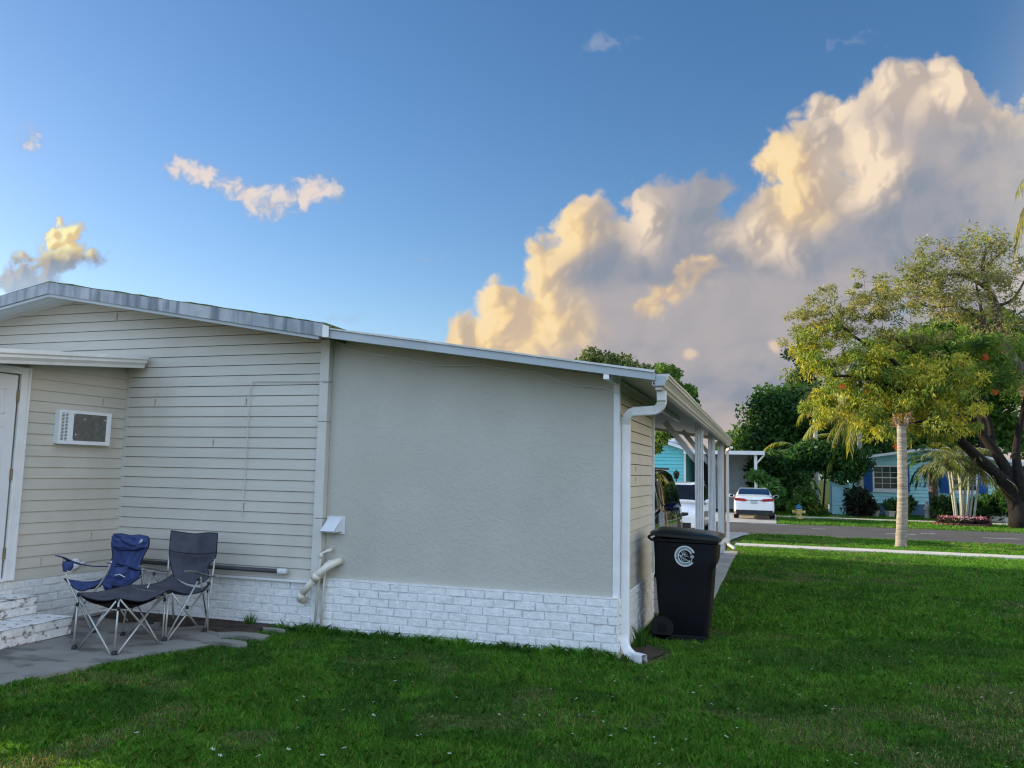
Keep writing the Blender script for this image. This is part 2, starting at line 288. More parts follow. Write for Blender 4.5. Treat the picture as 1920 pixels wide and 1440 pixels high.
# ---------------------------------------------------------------- sky dome clouds: computed here as a map over sky directions
AZ = R(-18.1); FWD = (math.sin(AZ), math.cos(AZ)); SID = (FWD[1], -FWD[0])
U0, U1, V0, V1 = -1.15, 1.35, -.06, 1.05; SW, SH = 2150, 955
def cloud_map():
    u, v = np.meshgrid(np.linspace(U0, U1, SW), np.linspace(V0, V1, SH)); u = u.astype(np.float32); v = v.astype(np.float32)
    d = np.stack([FWD[0] + u * SID[0], FWD[1] + u * SID[1], v], -1); c = d @ CM            # world -> camera axes
    X = 960 + F * c[..., 0] / -c[..., 2]; Y = 720 - F * c[..., 1] / -c[..., 2]
    X = X.astype(np.float32); Y = Y.astype(np.float32)
    rr = np.random.default_rng(12); T = [rr.uniform(0, 1, (256, 256)).astype(np.float32) for _ in range(6)]
    def vn(x, y, k):
        g = T[k % 6]; i = np.floor(x).astype(np.int32); j = np.floor(y).astype(np.int32); a = x - i; b = y - j; a = a * a * a * (a * (a * 6 - 15) + 10); b = b * b * b * (b * (b * 6 - 15) + 10)
        i0 = i & 255; i1 = (i + 1) & 255; j0 = j & 255; j1 = (j + 1) & 255
        return (g[i0, j0] * (1 - a) + g[i1, j0] * a) * (1 - b) + (g[i0, j1] * (1 - a) + g[i1, j1] * a) * b
    def fbm(x, y, s, o, k=0, gain=.5, puff=False):
        r = 0; A = 1; tot = 0; cx, sx = math.cos(.6), math.sin(.6); x = x / s; y = y / s
        for i in range(o):
            n = vn(x + 17.3 * i, y + 9.1 * i, k + i); n = np.abs(2 * n - 1) if puff else n
            r = r + A * n; tot += A; A *= gain; x, y = (x * cx - y * sx) * 2.03, (x * sx + y * cx) * 2.03
        return r / tot
    sst = lambda x, a, b: (lambda t: t * t * (3 - 2 * t))(np.clip((x - a) / (b - a), 0, 1))
    def union(bl, x, y, k):
        r = None
        for bx, by, rx, ry in bl:
            q = (1 - np.sqrt(((x - bx) / rx) ** 2 + ((y - by) / ry) ** 2)) * min(rx, ry)
            if r is None: r = q
            else: h = np.clip(.5 + .5 * (q - r) / k, 0, 1); r = r * (1 - h) + q * h + k * h * (1 - h)
        return r
    def blur(H, n):
        for k in range(n): H = (np.roll(H, 1 + k, 0) + np.roll(H, -1 - k, 0) + 2 * H) / 4; H = (np.roll(H, 1 + k, 1) + np.roll(H, -1 - k, 1) + 2 * H) / 4
        return H
    wx = (fbm(X, Y, 110, 3, 0) - .5) * 60; wy = (fbm(X, Y, 110, 3, 2) - .5) * 60
    xw = X + wx; yw = Y + wy
    puff = fbm(xw, yw, 62, 6, 1, .55, True); puffs = fbm(xw, yw, 62, 5, 1, .36, True); puff2 = fbm(xw + 300, yw, 150, 3, 3, .5, True); fb = fbm(X, Y, 90, 7, 4, .55)
    big = [(905, 640, 58, 58), (955, 580, 60, 58), (1028, 505, 66, 62), (1030, 600, 110, 90), (1088, 398, 58, 60), (1120, 470, 90, 90), (1215, 385, 66, 62), (1315, 385, 52, 58), (1270, 560, 240, 170),
           (1430, 462, 74, 58), (1492, 296, 80, 66), (1555, 232, 62, 66), (1560, 380, 95, 78), (1640, 265, 95, 95), (1740, 228, 118, 118), (1850, 265, 95, 100), (1990, 290, 130, 110),
           (1650, 480, 320, 180), (1900, 500, 330, 250), (1420, 770, 560, 250), (1900, 760, 560, 300), (1095, 760, 245, 190), (1500, 1000, 700, 330), (2250, 500, 400, 300), (2700, 700, 450, 350), (3200, 800, 500, 250), (1640, 350, 90, 80)]
    S0 = union(big, xw, yw, 22); D = S0 + (puff - .38) * 46 + (puff2 - .38) * 30 + (fb - .5) * 16
    fw_ = fbm(X, Y, 26, 5, 3, .6); wisp = sst(fbm(X, Y, 130, 2, 1), .35, .7); a_big = sst(D + (fw_ - .5) * 26 * wisp, -3 , 9 + 10 * 1.0) 
    # relief and light from the left
    dome = 26 * np.sqrt(np.clip(D, 0, None) / 6 + .02)
    Hh = blur(np.minimum(dome, 150) + (puffs - .3) * 95 + (puff2 - .3) * 110 + (fb - .5) * 16 + (puff - .3) * 26, 2)
    def lightmap(H, rel):
        gy, gx = np.gradient(H); 
        nx = -gx * rel; ny = gy * rel * -1; l = np.sqrt(nx * nx + ny * ny + 1); nx /= l; ny /= l; nz = 1 / l      # map rows run upwards
        L = _n([-.80, .28, .50]); lam = nx * L[0] + ny * L[1] + nz * L[2]
        sh = np.zeros_like(H)
        for s in (6, 12, 22, 36, 56): 
            sh = np.maximum(sh, np.roll(np.roll(H, s, 1), -int(s * .35), 0) - H - s * .62)
        return np.clip(lam, 0, 1), np.exp(-sh / 34)
    lam, shd = lightmap(Hh, .42); lb, sb = lightmap(blur(Hh, 7), .7); lam = .42 * lam + .58 * lb; shd = blur(.4 * shd + .6 * sb, 2)
    gold = sst(union([(965, 555, 120, 150), (1060, 430, 80, 80), (900, 640, 80, 70), (1465, 310, 80, 95), (1500, 375, 75, 60), (1060, 610, 70, 70)], xw, yw, 30), -30, 60)
    cream = sst(union([(1560, 200, 90, 60), (1740, 160, 170, 75), (1880, 200, 90, 60), (1110, 350, 70, 45), (1600, 300, 120, 100), (1195, 400, 60, 80), (1450, 440, 90, 60)], xw, yw, 30), -30, 60)
    f_ = np.maximum(gold, cream * .8)
    lit = np.clip(.16 + lam * 1.05 * (.25 + .75 * shd), 0, 1) * (.18 + .82 * f_)
    edge = np.exp(-np.clip(D, 0, None) / 14) * f_
    lin = lambda r, g, b: np.array([((x / 255 + .055) / 1.055) ** 2.4 for x in (r, g, b)], np.float32)
    mixa = lambda a, b, t: a * (1 - t[..., None]) + b * t[..., None]
    soft = fbm(X, Y * 2.2, 210, 5, 5); z0 = np.zeros_like(X)
    body = mixa(lin(138, 148, 164) + z0[..., None], lin(170, 167, 172), sst(soft, .34, .68))
    body = mixa(body, lin(202, 184, 174), sst(Y, 680, 840) * .75 * sst(fbm(X, Y * 3, 160, 4, 2), .25, .6))
    body = mixa(body, lin(196, 172, 152), np.clip(gold * .75 + cream * .45, 0, 1))
    litc = mixa(mixa(lin(196, 184, 180) + z0[..., None], lin(246, 224, 198), cream), lin(250, 218, 162), gold)
    col_ = mixa(body, litc, np.clip(lit * 1.35, 0, 1)); col_ = mixa(col_, lin(252, 234, 200), np.clip(edge * .38 + np.clip(lit * 1.5 - .95, 0, 1) * f_ * .6, 0, 1))
    dd = union([(1215, 585, 34, 20), (1250, 560, 42, 26), (1290, 530, 46, 34), (1322, 505, 30, 28)], xw, yw, 12) + (puff - .38) * 34 + (puff2 - .38) * 14
    gp_ = .85 * sst(dd, -8, 16) * (.45 + .55 * sst(dd, 34, 4)); col_ = mixa(col_, mixa(lin(206, 180, 156) + z0[..., None], lin(247, 214, 158), np.clip(lam * 1.3 * shd, 0, 1)), gp_)
    # lone patch of lit cloud low on the right
    pt = sst(union([(1432, 655, 26, 20), (1300, 665, 24, 14)], xw, yw, 10) + (puff - .4) * 20, 0, 14); col_ = mixa(col_, lin(236, 210, 184), pt * .7)
    # holes of blue low at the right behind the trees
    hole = sst(union([(1850, 600, 90, 26), (1700, 572, 34, 20), (1850, 462, 44, 20)], xw, yw, 20) + (fb - .5) * 60, -6, 30); A = a_big * (1 - .7 * hole)
    # small left cloud
    x2 = X + (fbm(X, Y, 34, 3, 1) - .5) * 34; y2 = Y + (fbm(X, Y, 34, 3, 3) - .5) * 34; p3 = fbm(x2, y2, 22, 5, 2, .55, True); f3 = fbm(X, Y, 34, 6, 5, .6)
    D2 = union([(130, 432, 24, 26), (104, 452, 40, 26), (98, 495, 58, 28), (132, 488, 34, 30), (45, 528, 70, 30), (172, 490, 28, 14)], x2, y2, 10) + (p3 - .36) * 24 + (f3 - .5) * 22
    H2 = blur(14 * np.sqrt(np.clip(D2, 0, None)) + (p3 - .3) * 26, 3); l2, s2 = lightmap(H2, .6); top = sst(Y + (f3 - .5) * 30, 496, 462)
    c2_ = mixa(mixa(lin(142, 148, 158) + z0[..., None], lin(186, 172, 152), np.clip(l2 * 1.2, 0, 1)), mixa(lin(226, 200, 150) + z0[..., None], lin(255, 246, 190), np.clip(l2 * 1.5 * s2, 0, 1)), top)
    a2 = sst(D2 + (f3 - .5) * 14, -6, 14) * (1 - .35 * sst(Y, 470, 540)); col_ = mixa(col_, c2_, a2); A = np.maximum(A, a2)
    # thin ragged wisps
    f4 = fbm(x2, y2, 26, 6, 0, .62); x3 = X * .6 + x2 * .4; y3 = Y * .6 + y2 * .4; D3 = union([(340, 318, 28, 17), (375, 330, 32, 15), (405, 345, 30, 14), (435, 352, 30, 15), (468, 362, 34, 22), (505, 385, 42, 24), (550, 372, 40, 20), (592, 352, 34, 26), (622, 360, 24, 24), (57, 263, 20, 18)], x3, y3, 8)
    a3 = sst(D3 + (f4 - .5) * 40, -9, 16) * .9; c3_ = mixa(lin(178, 188, 208) + z0[..., None], lin(240, 222, 208), sst(f4 + (375 - Y) * .001, .34, .72)); 
    D4 = union([(1590, 80, 42, 9), (1620, 60, 24, 8), (650, 608, 34, 12), (695, 624, 26, 7), (616, 596, 20, 12), (790, 490, 40, 12), (1130, 80, 50, 16), (405, 385, 14, 6)], x2, y2, 8); a4 = sst(D4 + (f4 - .5) * 36, -2, 26) * .5
    col_ = mixa(col_, c3_, np.clip(a3 * 2, 0, 1) * (1 - a2)); A = np.maximum(A, a3); c4_ = lin(172, 180, 200) + z0[..., None]; w4 = np.where(A > .01, 0, 1) * sst(a4, 0, .02); col_ = mixa(col_, c4_, w4.astype(np.float32)); A = np.maximum(A, a4)
    out = np.concatenate([col_, A[..., None]], -1).astype(np.float32); return out
# ---------------------------------------------------------------- world and sun
SUN_EL = R(13); sun_dir = _n([-1, .10, math.tan(SUN_EL)])
def build_world():
    w = bpy.data.worlds.new('World'); scene.world = w; w.use_nodes = True; nt = w.node_tree; nt.nodes.clear(); N = nt.nodes.new; L = nt.links.new
    out = N('ShaderNodeOutputWorld'); bg = N('ShaderNodeBackground'); L(bg.outputs[0], out.inputs[0]); bg.inputs[1].default_value = SKY_STRENGTH
    sky = N('ShaderNodeTexSky'); sky.sky_type = 'NISHITA'; sky.sun_disc = False; sky.sun_elevation = SUN_EL
    sky.sun_rotation = math.atan2(sun_dir[0], sun_dir[1]); sky.altitude = 0; sky.air_density = 1.0; sky.dust_density = .35; sky.ozone_density = 2.0
    tc = N('ShaderNodeTexCoord')
    def math_(nt_, op, a, b=None, c=None, clamp=False):
        n = nt_.nodes.new('ShaderNodeMath'); n.operation = op; n.use_clamp = clamp
        for i, x in enumerate((a, b, c)):
            if x is None: continue
            if isinstance(x, (int, float)): n.inputs[i].default_value = x
            else: nt_.links.new(x, n.inputs[i])
        return n.outputs[0]
    # direction -> plane seen towards the north-west (axis fixed in the world)
    az = R(-18.1); fw = (math.sin(az), math.cos(az)); sd = (fw[1], -fw[0])
    sep = N('ShaderNodeSeparateXYZ'); L(tc.outputs['Generated'], sep.inputs[0])
    mm = lambda *a, **k: math_(nt, *a, **k)
    f_ = mm('ADD', mm('MULTIPLY', sep.outputs[0], fw[0]), mm('MULTIPLY', sep.outputs[1], fw[1]))
    s_ = mm('ADD', mm('MULTIPLY', sep.outputs[0], sd[0]), mm('MULTIPLY', sep.outputs[1], sd[1]))
    fm = mm('MAXIMUM', f_, .05)
    cu = mm('DIVIDE', s_, fm); cv = mm('DIVIDE', sep.outputs[2], fm)
    cmb = N('ShaderNodeCombineXYZ'); L(cu, cmb.inputs[0]); L(cv, cmb.inputs[1])
    def uv(px, py):
        r = ray(px, py); f = r[0] * fw[0] + r[1] * fw[1]; return ((r[0] * sd[0] + r[1] * sd[1]) / f, r[2] / f)
    def sstep(x, a, b, lo=0.0, hi=1.0):
        n = N('ShaderNodeMapRange'); n.interpolation_type = 'SMOOTHSTEP'; n.inputs[1].default_value = a; n.inputs[2].default_value = b; n.inputs[3].default_value = lo; n.inputs[4].default_value = hi
        L(x, n.inputs[0]); return n.outputs[0]
    def mixc(f, a, b):
        n = N('ShaderNodeMix'); n.data_type = 'RGBA'
        if isinstance(f, float): n.inputs[0].default_value = f
        else: L(f, n.inputs[0])
        for i, x in ((6, a), (7, b)):
            if isinstance(x, tuple): n.inputs[i].default_value = (*x, 1)
            else: L(x, n.inputs[i])
        return n.outputs[2]
    K = 1.0 / SKY_STRENGTH / EXPO      # display-linear value -> radiance in the sky texture's units
    def cc(r, g, b):
        l = lambda x: ((x / 255 + .055) / 1.055) ** 2.4
        return (l(r) * K, l(g) * K, l(b) * K)
    # clear sky: the sky model, graded
    hs = N('ShaderNodeHueSaturation'); hs.inputs['Saturation'].default_value = SKY_SAT; hs.inputs['Value'].default_value = SKY_VAL; L(sky.outputs[0], hs.inputs['Color'])
    tint = N('ShaderNodeMix'); tint.data_type = 'RGBA'; tint.blend_type = 'MULTIPLY'; tint.inputs[0].default_value = 1; L(hs.outputs[0], tint.inputs[6]); tint.inputs[7].default_value = (*SKY_TINT, 1)
    base = tint.outputs[2]
    front = sstep(f_, .05, .25)
    # the clouds computed for this stretch of sky
    img = bpy.data.images.new('cloud_field', SW, SH, alpha=True, float_buffer=True); img.colorspace_settings.name = 'Non-Color'; img.alpha_mode = 'CHANNEL_PACKED'
    img.pixels.foreach_set(cloud_map().ravel()); img.update(); img.pack()
    mp = N('ShaderNodeMapping'); mp.inputs['Location'].default_value = (-U0 / (U1 - U0), -V0 / (V1 - V0), 0); mp.inputs['Scale'].default_value = (1 / (U1 - U0), 1 / (V1 - V0), 1); L(cmb.outputs[0], mp.inputs[0])
    ti = N('ShaderNodeTexImage'); ti.image = img; ti.extension = 'EXTEND'; ti.interpolation = 'Cubic'; L(mp.outputs[0], ti.inputs[0])
    sc = N('ShaderNodeVectorMath'); sc.operation = 'SCALE'; sc.inputs['Scale'].default_value = K; L(ti.outputs[0], sc.inputs[0])
    inside = mm('MULTIPLY', mm('MULTIPLY', sstep(cu, U0, U0 + .15), sstep(cu, U1, U1 - .25)), sstep(cv, V1, V1 - .08))
    sk = mixc(mm('MULTIPLY', mm('MULTIPLY', ti.outputs[1], front), inside), base, sc.outputs[0])
    # added fill glow in the sky behind the viewer and east, lightening the shade
    back = mm('MULTIPLY', sstep(f_, .15, -.45), sstep(sep.outputs[2], -.02, .12))
    nb = N('ShaderNodeTexNoise'); nb.inputs['Scale'].default_value = 3; nb.inputs['Detail'].default_value = 5; L(tc.outputs['Generated'], nb.inputs['Vector'])
    back = mm('MULTIPLY', back, sstep(nb.outputs[0], .3, .6, .45, 1.0))
    sk = mixc(back, sk, tuple(x * BACK for x in cc(*BACKC)))
    east = mm('MULTIPLY', mm('MULTIPLY', sstep(s_, .45, .85), sstep(sep.outputs[2], -.02, .06)), sstep(sep.outputs[2], .75, .35))
    sk = mixc(mm('MULTIPLY', east, .8), sk, tuple(x * EAST for x in cc(*EASTC)))
    L(sk, bg.inputs[0])
DENOISE = True; SKY_STRENGTH = .12; EXPOSURE = 0.9; EXPO = 2 ** EXPOSURE
SKY_SAT = 1.24; SKY_VAL = .79; SKY_TINT = (1.08, 1.0, 1.07)
BACK = 2.7; BACKC = (178, 203, 236); EAST = 2.1; EASTC = (244, 228, 200)
build_world()
sl = bpy.data.lights.new('sun', 'SUN'); sl.energy = 4.8; sl.angle = R(.53); sl.color = (1.0, .83, .58)
so = bpy.data.objects.new('sun', sl); col.objects.link(so); so.location = (-40, 10, 30)
so.rotation_euler = Vector(-Vector(sun_dir)).to_track_quat('-Z', 'Y').to_euler()
scene.view_settings.view_transform = 'Standard'; scene.view_settings.look = 'None'; scene.view_settings.exposure = EXPOSURE; scene.view_settings.gamma = 1
scene.view_settings.use_curve_mapping = False
scene.render.engine = 'CYCLES'; scene.cycles.max_bounces = 6; scene.cycles.use_denoising = DENOISE; scene.cycles.filter_width = 1.25
scene.cycles.denoiser = 'OPENIMAGEDENOISE'; scene.cycles.denoising_input_passes = 'RGB_ALBEDO_NORMAL'; scene.cycles.denoising_prefilter = 'NONE'
# ---------------------------------------------------------------- ground
def sheet(name, m, x0, x1, y0, y1, dz, thick, ny=1, kind='structure', edge=0, parent=None, nx=1):
    mb = MB(); ys = np.linspace(y0, y1, ny + 1); xs = np.linspace(x0, x1, nx + 1)
    T = [[(x, y, gz(y) + dz) for x in xs] for y in ys]
    mb.grid(T)
    per = [T[0][0], T[0][-1], T[-1][-1], T[-1][0]]
    L_ = [T[j][0] for j in range(ny + 1)]; R_ = [T[j][-1] for j in range(ny + 1)]
    for A in (T[0][::-1], R_[::-1], T[-1], L_):
        mb.grid([[p for p in A], [(p[0], p[1], p[2] - thick) for p in A]])
    o = mb.build(name, m, parent)
    return tag(o, kind=kind) if kind else o
mb = MB()
ys = [-60, -20, 0, 8, 17, 19, 21, 23, 25, 26.5, 28, 34, 60, 120, 300, 900]; xs = [-600, -60, -20, 0, 20, 60, 600]
mb.grid([[(x, y, gz(y)) for x in xs] for y in ys]); tag(mb.build('lawn_ground', M['lawn']), kind='structure')
sheet('road', M['asphalt'], -200, 200, 29.6, 36.4, .012, .03)
sheet('sidewalk', M['sidewalk'], -1.0, 90, 22.0, 23.25, .035, .06, 4)
sheet('far_sidewalk', M['sidewalk'], 0.0, 90, 42.5, 43.7, .03, .05)
sheet('driveway', M['drive'], -4.5, -1.25, 19.45, 29.6, .03, .05, 8)
sheet('far_driveway', M['drive'], -5.2, 0.1, 36.4, 46.0, .028, .05)
sheet('walkway', M['walk'], -4.5, -0.80, 9.9, 19.4, .04, .08, 4)
mb = MB(); mb.add([(-1.25, 24.6, gz(24.6) + .03), (-1.25, 29.6, -.27), (-.55, 29.6, -.27), (-1.0, 28.2, -.27)], [(0, 3, 2, 1)]); tag(mb.build('driveway_flare', M['drive']), kind='structure')
mb = MB()
for y in (10.9, 12.4, 14.2, 16.2, 18.0): mb.box((-1.6, y, .0405), (-.802, y + .016, .0425))
for i in range(40): mb.box((-.2 + i * 1.5, 22.0, gz(22.6) + .03), (-.18 + i * 1.5, 22.01, gz(22.6) + .032))
tag(mb.build('slab_joints', M['joint']), kind='structure')
mb = MB()
for (x0, x1, y) in [(3.9, 4.9, 32.6), (5.2, 5.7, 33.5), (7.0, 8.1, 32.3), (8.2, 9.6, 31.9), (1.4, 1.9, 33.8), (-1.0, .6, 35.9)]: mb.box((x0, y, -.2875), (x1, y + .12, -.284))
tag(mb.build('road_scuffs', M['paint']), kind='structure')
mb = MB(); pp = [(-5.72, 4.0), (-5.52, 4.7), (-5.40, 5.3), (-5.22, 5.9), (-5.08, 6.2), (-5.0, 6.5), (-5.15, 6.85), (-5.0, 7.1), (-5.02, 7.49), (-9, 7.49), (-9, 4.0)]
nb_ = len(pp); mb.add([(x, y, .03) for x, y in pp] + [(x, y, -.05) for x, y in pp], [tuple(range(nb_ - 1, -1, -1))[::-1]] + [(i, (i + 1) % nb_, nb_ + (i + 1) % nb_, nb_ + i) for i in range(nb_)])
tag(mb.build('patio_slab', M['slab']), kind='structure')
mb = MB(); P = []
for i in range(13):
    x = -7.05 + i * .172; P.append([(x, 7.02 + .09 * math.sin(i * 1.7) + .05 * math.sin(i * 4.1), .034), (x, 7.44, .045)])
mb.grid(P); tag(mb.build('dark_strip', M['ground_brown']), kind='structure')  # dark brown strip over the slab, along the wall behind the chairs
mb = MB(); P = []
for i in range(12):
    a = 2 * math.pi * i / 12; P.append((-1.18 + (.16 + .05 * math.sin(3 * a)) * math.cos(a), 7.75 + (.34 + .06 * math.sin(5 * a)) * math.sin(a), .012))
mb.add(P, [tuple(range(12))]); tag(mb.build('bare_soil', M['ground_brown']), kind='structure')
# flat stepping stones at the patio edge
for i, (px, py, s, l) in enumerate([(455, 1199, .20, 'cracked flat stone nearest the white block wall beside the grass tuft'), (418, 1211, .17, 'larger flat grey stone set in the lawn edge beside the patio'), (512, 1187, .09, 'small half buried stone below the drain pipes')]):
    p = on_ground(px, py); mb = MB(); n = 9; T = []
    for k in range(n):
        a = 2 * math.pi * k / n; r = s * (1 + .25 * math.sin(2 * a + i) + .1 * math.sin(5 * a)); T.append((p[0] + r * 1.3 * math.cos(a), p[1] + r * .6 * math.sin(a)))
    mb.add([(x, y, .045) for x, y in T] + [(x, y, -.02) for x, y in T], [tuple(range(n))] + [(k, (k + 1) % n, n + (k + 1) % n, n + k)[::-1] for k in range(n)])
    tag(mb.build('paving_stone', M['slab'], loc=(p[0], p[1], 0)), l, 'stone', 'flat stones at the patio edge')

# ---------------------------------------------------------------- the home
YW = 7.5; XR = -8.04
home = thing('mobile_home', 'long beige mobile home with stucco end wall, white block skirt and white posted carport', 'mobile home', (-6, 7.5, 0))
RZ = lambda x: 3.665 - .172 * abs(x - XR)
EXPO_S = .1145
def lap(mb, P, n, u0, u1, z0, top, ridge=None, lip=.013, EXPO_S=.1145):
    """lap siding: P(u, off, z) -> world point; courses clipped by top(u)"""
    z = z0; k = 0
    tmax = max(top(u0), top(u1), top(ridge) if ridge is not None else -9)
    us = np.linspace(u0, u1, 400); tz = np.array([top(a) for a in us])
    while z < tmax - .005:
        z1 = z + EXPO_S
        lo = us[tz >= z]; hi = us[tz >= z1]
        if len(lo) < 2: break
        a, b = lo[0], lo[-1]
        if len(hi) >= 2: c, d = hi[0], hi[-1]; zt = z1 - min(.0065, EXPO_S * .055); poly = [(a, z), (b, z), (d, zt), (c, zt)]
        else:
            i = int(np.argmax(tz)); poly = [(a, z), (b, z), (us[i], tz[i])]
        zt = z1 - min(.007, EXPO_S * .06)
        if len(poly) == 4:
            # lower belly, slight fold at mid course as on dutch-lap vinyl
            vs = [P(a, lip, z), P(b, lip, z), P(d, .002, poly[2][1]), P(c, .002, poly[2][1])]
            mb.add(vs, [(0, 1, 2, 3)])
        else: mb.add([P(a, lip, z), P(b, lip, z), P(poly[2][0], .002, poly[2][1])], [(0, 1, 2)])
        mb.add([P(a, 0, z), P(b, 0, z), P(b, lip, z), P(a, lip, z)], [(0, 1, 2, 3)])
        z = z1; k += 1
    return mb
# gable wall in lap siding
mb = MB(); PF = lambda u, o, z: (u, YW - .03 - o, z)
lap(mb, PF, None, -12.5, -4.57, .515, lambda x: RZ(x) - .01, XR)
sid = mb.build('gable_siding', M['siding'], home)
for (px, py) in [(461, 742), (399, 822), (290, 750), (455, 955), (218, 592)]:
    p = at(px, py, YW - .05); z0 = .515 + math.floor((p[2] - .515) / EXPO_S) * EXPO_S
    mb = MB(); mb.box((p[0], YW - .047, z0 + .004), (p[0] + .006, YW - .0405, z0 + EXPO_S - .025)); mb.build('siding_seam', M['seam'], home)
mb = MB(); mb.add([(-12.5, YW, 0), (-4.45, YW, 0), (-4.45, YW, RZ(-4.45)), (XR, YW, 3.66), (-12.5, YW, RZ(-12.5))], [(0, 1, 2, 3, 4)])
mb.add([(-4.45, YW, 0), (-4.45, 18.9, 0), (-4.45, 18.9, 3.0), (-4.45, YW, 3.0)], [(0, 1, 2, 3)])
mb.add([(-12.5, 18.9, 0), (-4.45, 18.9, 0), (-4.45, 18.9, RZ(-4.45)), (XR, 18.9, 3.66), (-12.5, 18.9, RZ(-12.5))], [(4, 3, 2, 1, 0)])
mb.add([(-12.5, YW, 0), (-12.5, 18.9, 0), (-12.5, 18.9, 2.9), (-12.5, YW, 2.9)], [(3, 2, 1, 0)])
mb.build('wall_core', M['siding'], home)
# corner trim board with its little breaks
mb = MB(); z = .50
for z1 in (1.16, 2.17, 2.60, 3.055): mb.box((-4.585, YW - .085, z), (-4.475, YW - .001, z1 - .004)); z = z1
mb.build('corner_trim', M['trim'], home, bevel=.006)
mb = MB()
for a, b in ((-12.5, XR), (XR, -4.6)): mb.bar((a, YW - .055, RZ(a) + .0), (b, YW - .055, RZ(b) + .0), .03, .045)
mb.build('gable_trim', M['trim'], home)
mb = MB(); mb.box((-7.2, YW - .07, .49), (-4.60, YW - .031, .514)); mb.build('starter_strip', M['white_trim'], home)
# stucco wall of the lean-to, split-face block below
RC = lambda x: 3.115 - (x + 4.35) * .1535           # top of the carport roof
mb = MB(); TS = lambda x: RC(x) - .066
mb.add([(-4.474, YW - .005, .50), (-1.40, YW - .005, .50), (-1.40, YW - .005, TS(-1.40)), (-4.474, YW - .005, TS(-4.474))], [(0, 1, 2, 3)])
mb.build('stucco_wall', M['stucco'], home)
def blocks(name, m, P, u0, u1, z0, z1, rows, ln, parent, off=.0, top_row=True, seed=1):
    rg = np.random.default_rng(seed); mb = MB(); h = (z1 - z0) / rows
    for r in range(rows):
        u = u0 - (ln * .5 if r % 2 else 0) - rg.uniform(0, .1)
        while u < u1 - .01:
            l = ln * rg.uniform(.9, 1.12); a = max(u, u0); b = min(u + l, u1)
            if b - a > .015:
                g = .0025; pr = .016 + rg.uniform(-.003, .005); zz0 = z0 + r * h + g * 1.5; zz1 = z0 + (r + 1) * h - g * 1.5
                bw = .006; A = a + g; B = b - g; pr2 = [pr + rg.uniform(-.003, .003) for _ in range(4)]
                g = .0012; A = a + g; B = b - g; vs = [P(A, 0, zz0), P(B, 0, zz0), P(B, 0, zz1), P(A, 0, zz1),
                      P(A + bw, pr2[0], zz0 + bw), P(B - bw, pr2[1], zz0 + bw), P(B - bw, pr2[2], zz1 - bw), P(A + bw, pr2[3], zz1 - bw)]
                mb.add(vs, [(4, 5, 6, 7), (0, 1, 5, 4), (1, 2, 6, 5), (2, 3, 7, 6), (3, 0, 4, 7)])
            u += l
    return mb.build(name, m, parent)
def backing(mb, P, u0, u1, z0, z1, off): mb.add([P(u0, off, z0), P(u1, off, z0), P(u1, off, z1), P(u0, off, z1)], [(0, 1, 2, 3)])
PB = lambda u, o, z: (u, YW - .035 - o, z); PB2 = lambda u, o, z: (u, YW - .012 - o, z)
blocks('block_skirt', M['brick'], PB, -4.46, -1.372, -.02, .535, 7, .205, home, seed=3)
blocks('block_skirt', M['brick'], PB2, -7.25, -4.60, -.02, .492, 6, .205, home, seed=4)
PS = lambda u, o, z: (-1.385 + o, u, z)
blocks('block_skirt', M['brick'], PS, YW - .03, 9.78, -.02, .53, 7, .205, home, seed=5)
mb = MB(); backing(mb, PB, -4.46, -1.375, -.05, .535, .002); backing(mb, PB2, -7.25, -4.46, -.05, .492, .002); backing(mb, PS, YW - .03, 9.78, -.05, .53, .002)
mb.add([PB(-4.46, .002, .535), PB(-1.375, .002, .535), (-1.375, YW, .54), (-4.46, YW, .54)], [(0, 1, 2, 3)])
mb.build('mortar_joint', M['mortar'], home)
mb = MB(); mb.bar((-4.46, YW - .022, .541), (-1.38, YW - .022, .541), .05, .014); mb.build('block_cap', M['brick'], home)
# side wall of the lean-to (faces the lawn) in lap siding
mb = MB(); PX = lambda u, o, z: (-1.40 + o, u, z); lap(mb, PX, None, 7.56, 9.76, .53, lambda u: 2.60)
mb.build('side_siding', M['siding'], home)
mb = MB(); mb.box((-1.43, YW - .012, .40), (-1.372, 7.565, 2.62)); mb.build('corner_post', M['white_trim'], home, bevel=.004); mb = MB(); mb.box((-1.41, 9.755, .5), (-1.365, 9.80, 2.60)); mb.build('corner_post', M['white_trim'], home, bevel=.004)
mb = MB()
for py in (912, 931): p = at(1196, py, 8.5); 
for z0 in (1.56, 1.675): mb = MB(); mb.box((-1.3945, 8.55, z0 + .002), (-1.3875, 8.556, z0 + .09)); mb.build('siding_seam', M['seam'], home)
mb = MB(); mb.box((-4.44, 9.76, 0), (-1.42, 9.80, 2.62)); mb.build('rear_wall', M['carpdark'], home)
mb = MB(); mb.box((-1.387, 9.70, .40), (-1.36, 9.74, .86)); 
# roof of the home
mb = MB(); Y0 = 7.06; Y1 = 19.2; top = lambda x: 3.795 - .172 * abs(x - XR)
n = 34; xsR = np.concatenate([np.linspace(-12.9, XR, 14), np.linspace(XR, -4.33, n)[1:]])
rg = np.random.default_rng(2); wob = [rg.uniform(-.006, .010) for _ in xsR]
Pt = [[(x, y, top(x) + (wob[i] if y == Y0 else 0) - (.02 if abs(x - XR) < .01 else 0)) for i, x in enumerate(xsR)] for y in (Y0, 9, 13, Y1)]
mb.grid([[tuple(p) for p in row] for row in Pt])
mb.grid([[(x, Y0, top(x) + wob[i]) for i, x in enumerate(xsR)], [(x, Y0, top(x) - .02) for x in xsR]])
mb.grid([[(-4.33, y, top(-4.33)) for y in (Y0, Y1)], [(-4.33, y, top(-4.33) - .15) for y in (Y0, Y1)]])
mb.build('roof', M['moss'], home)
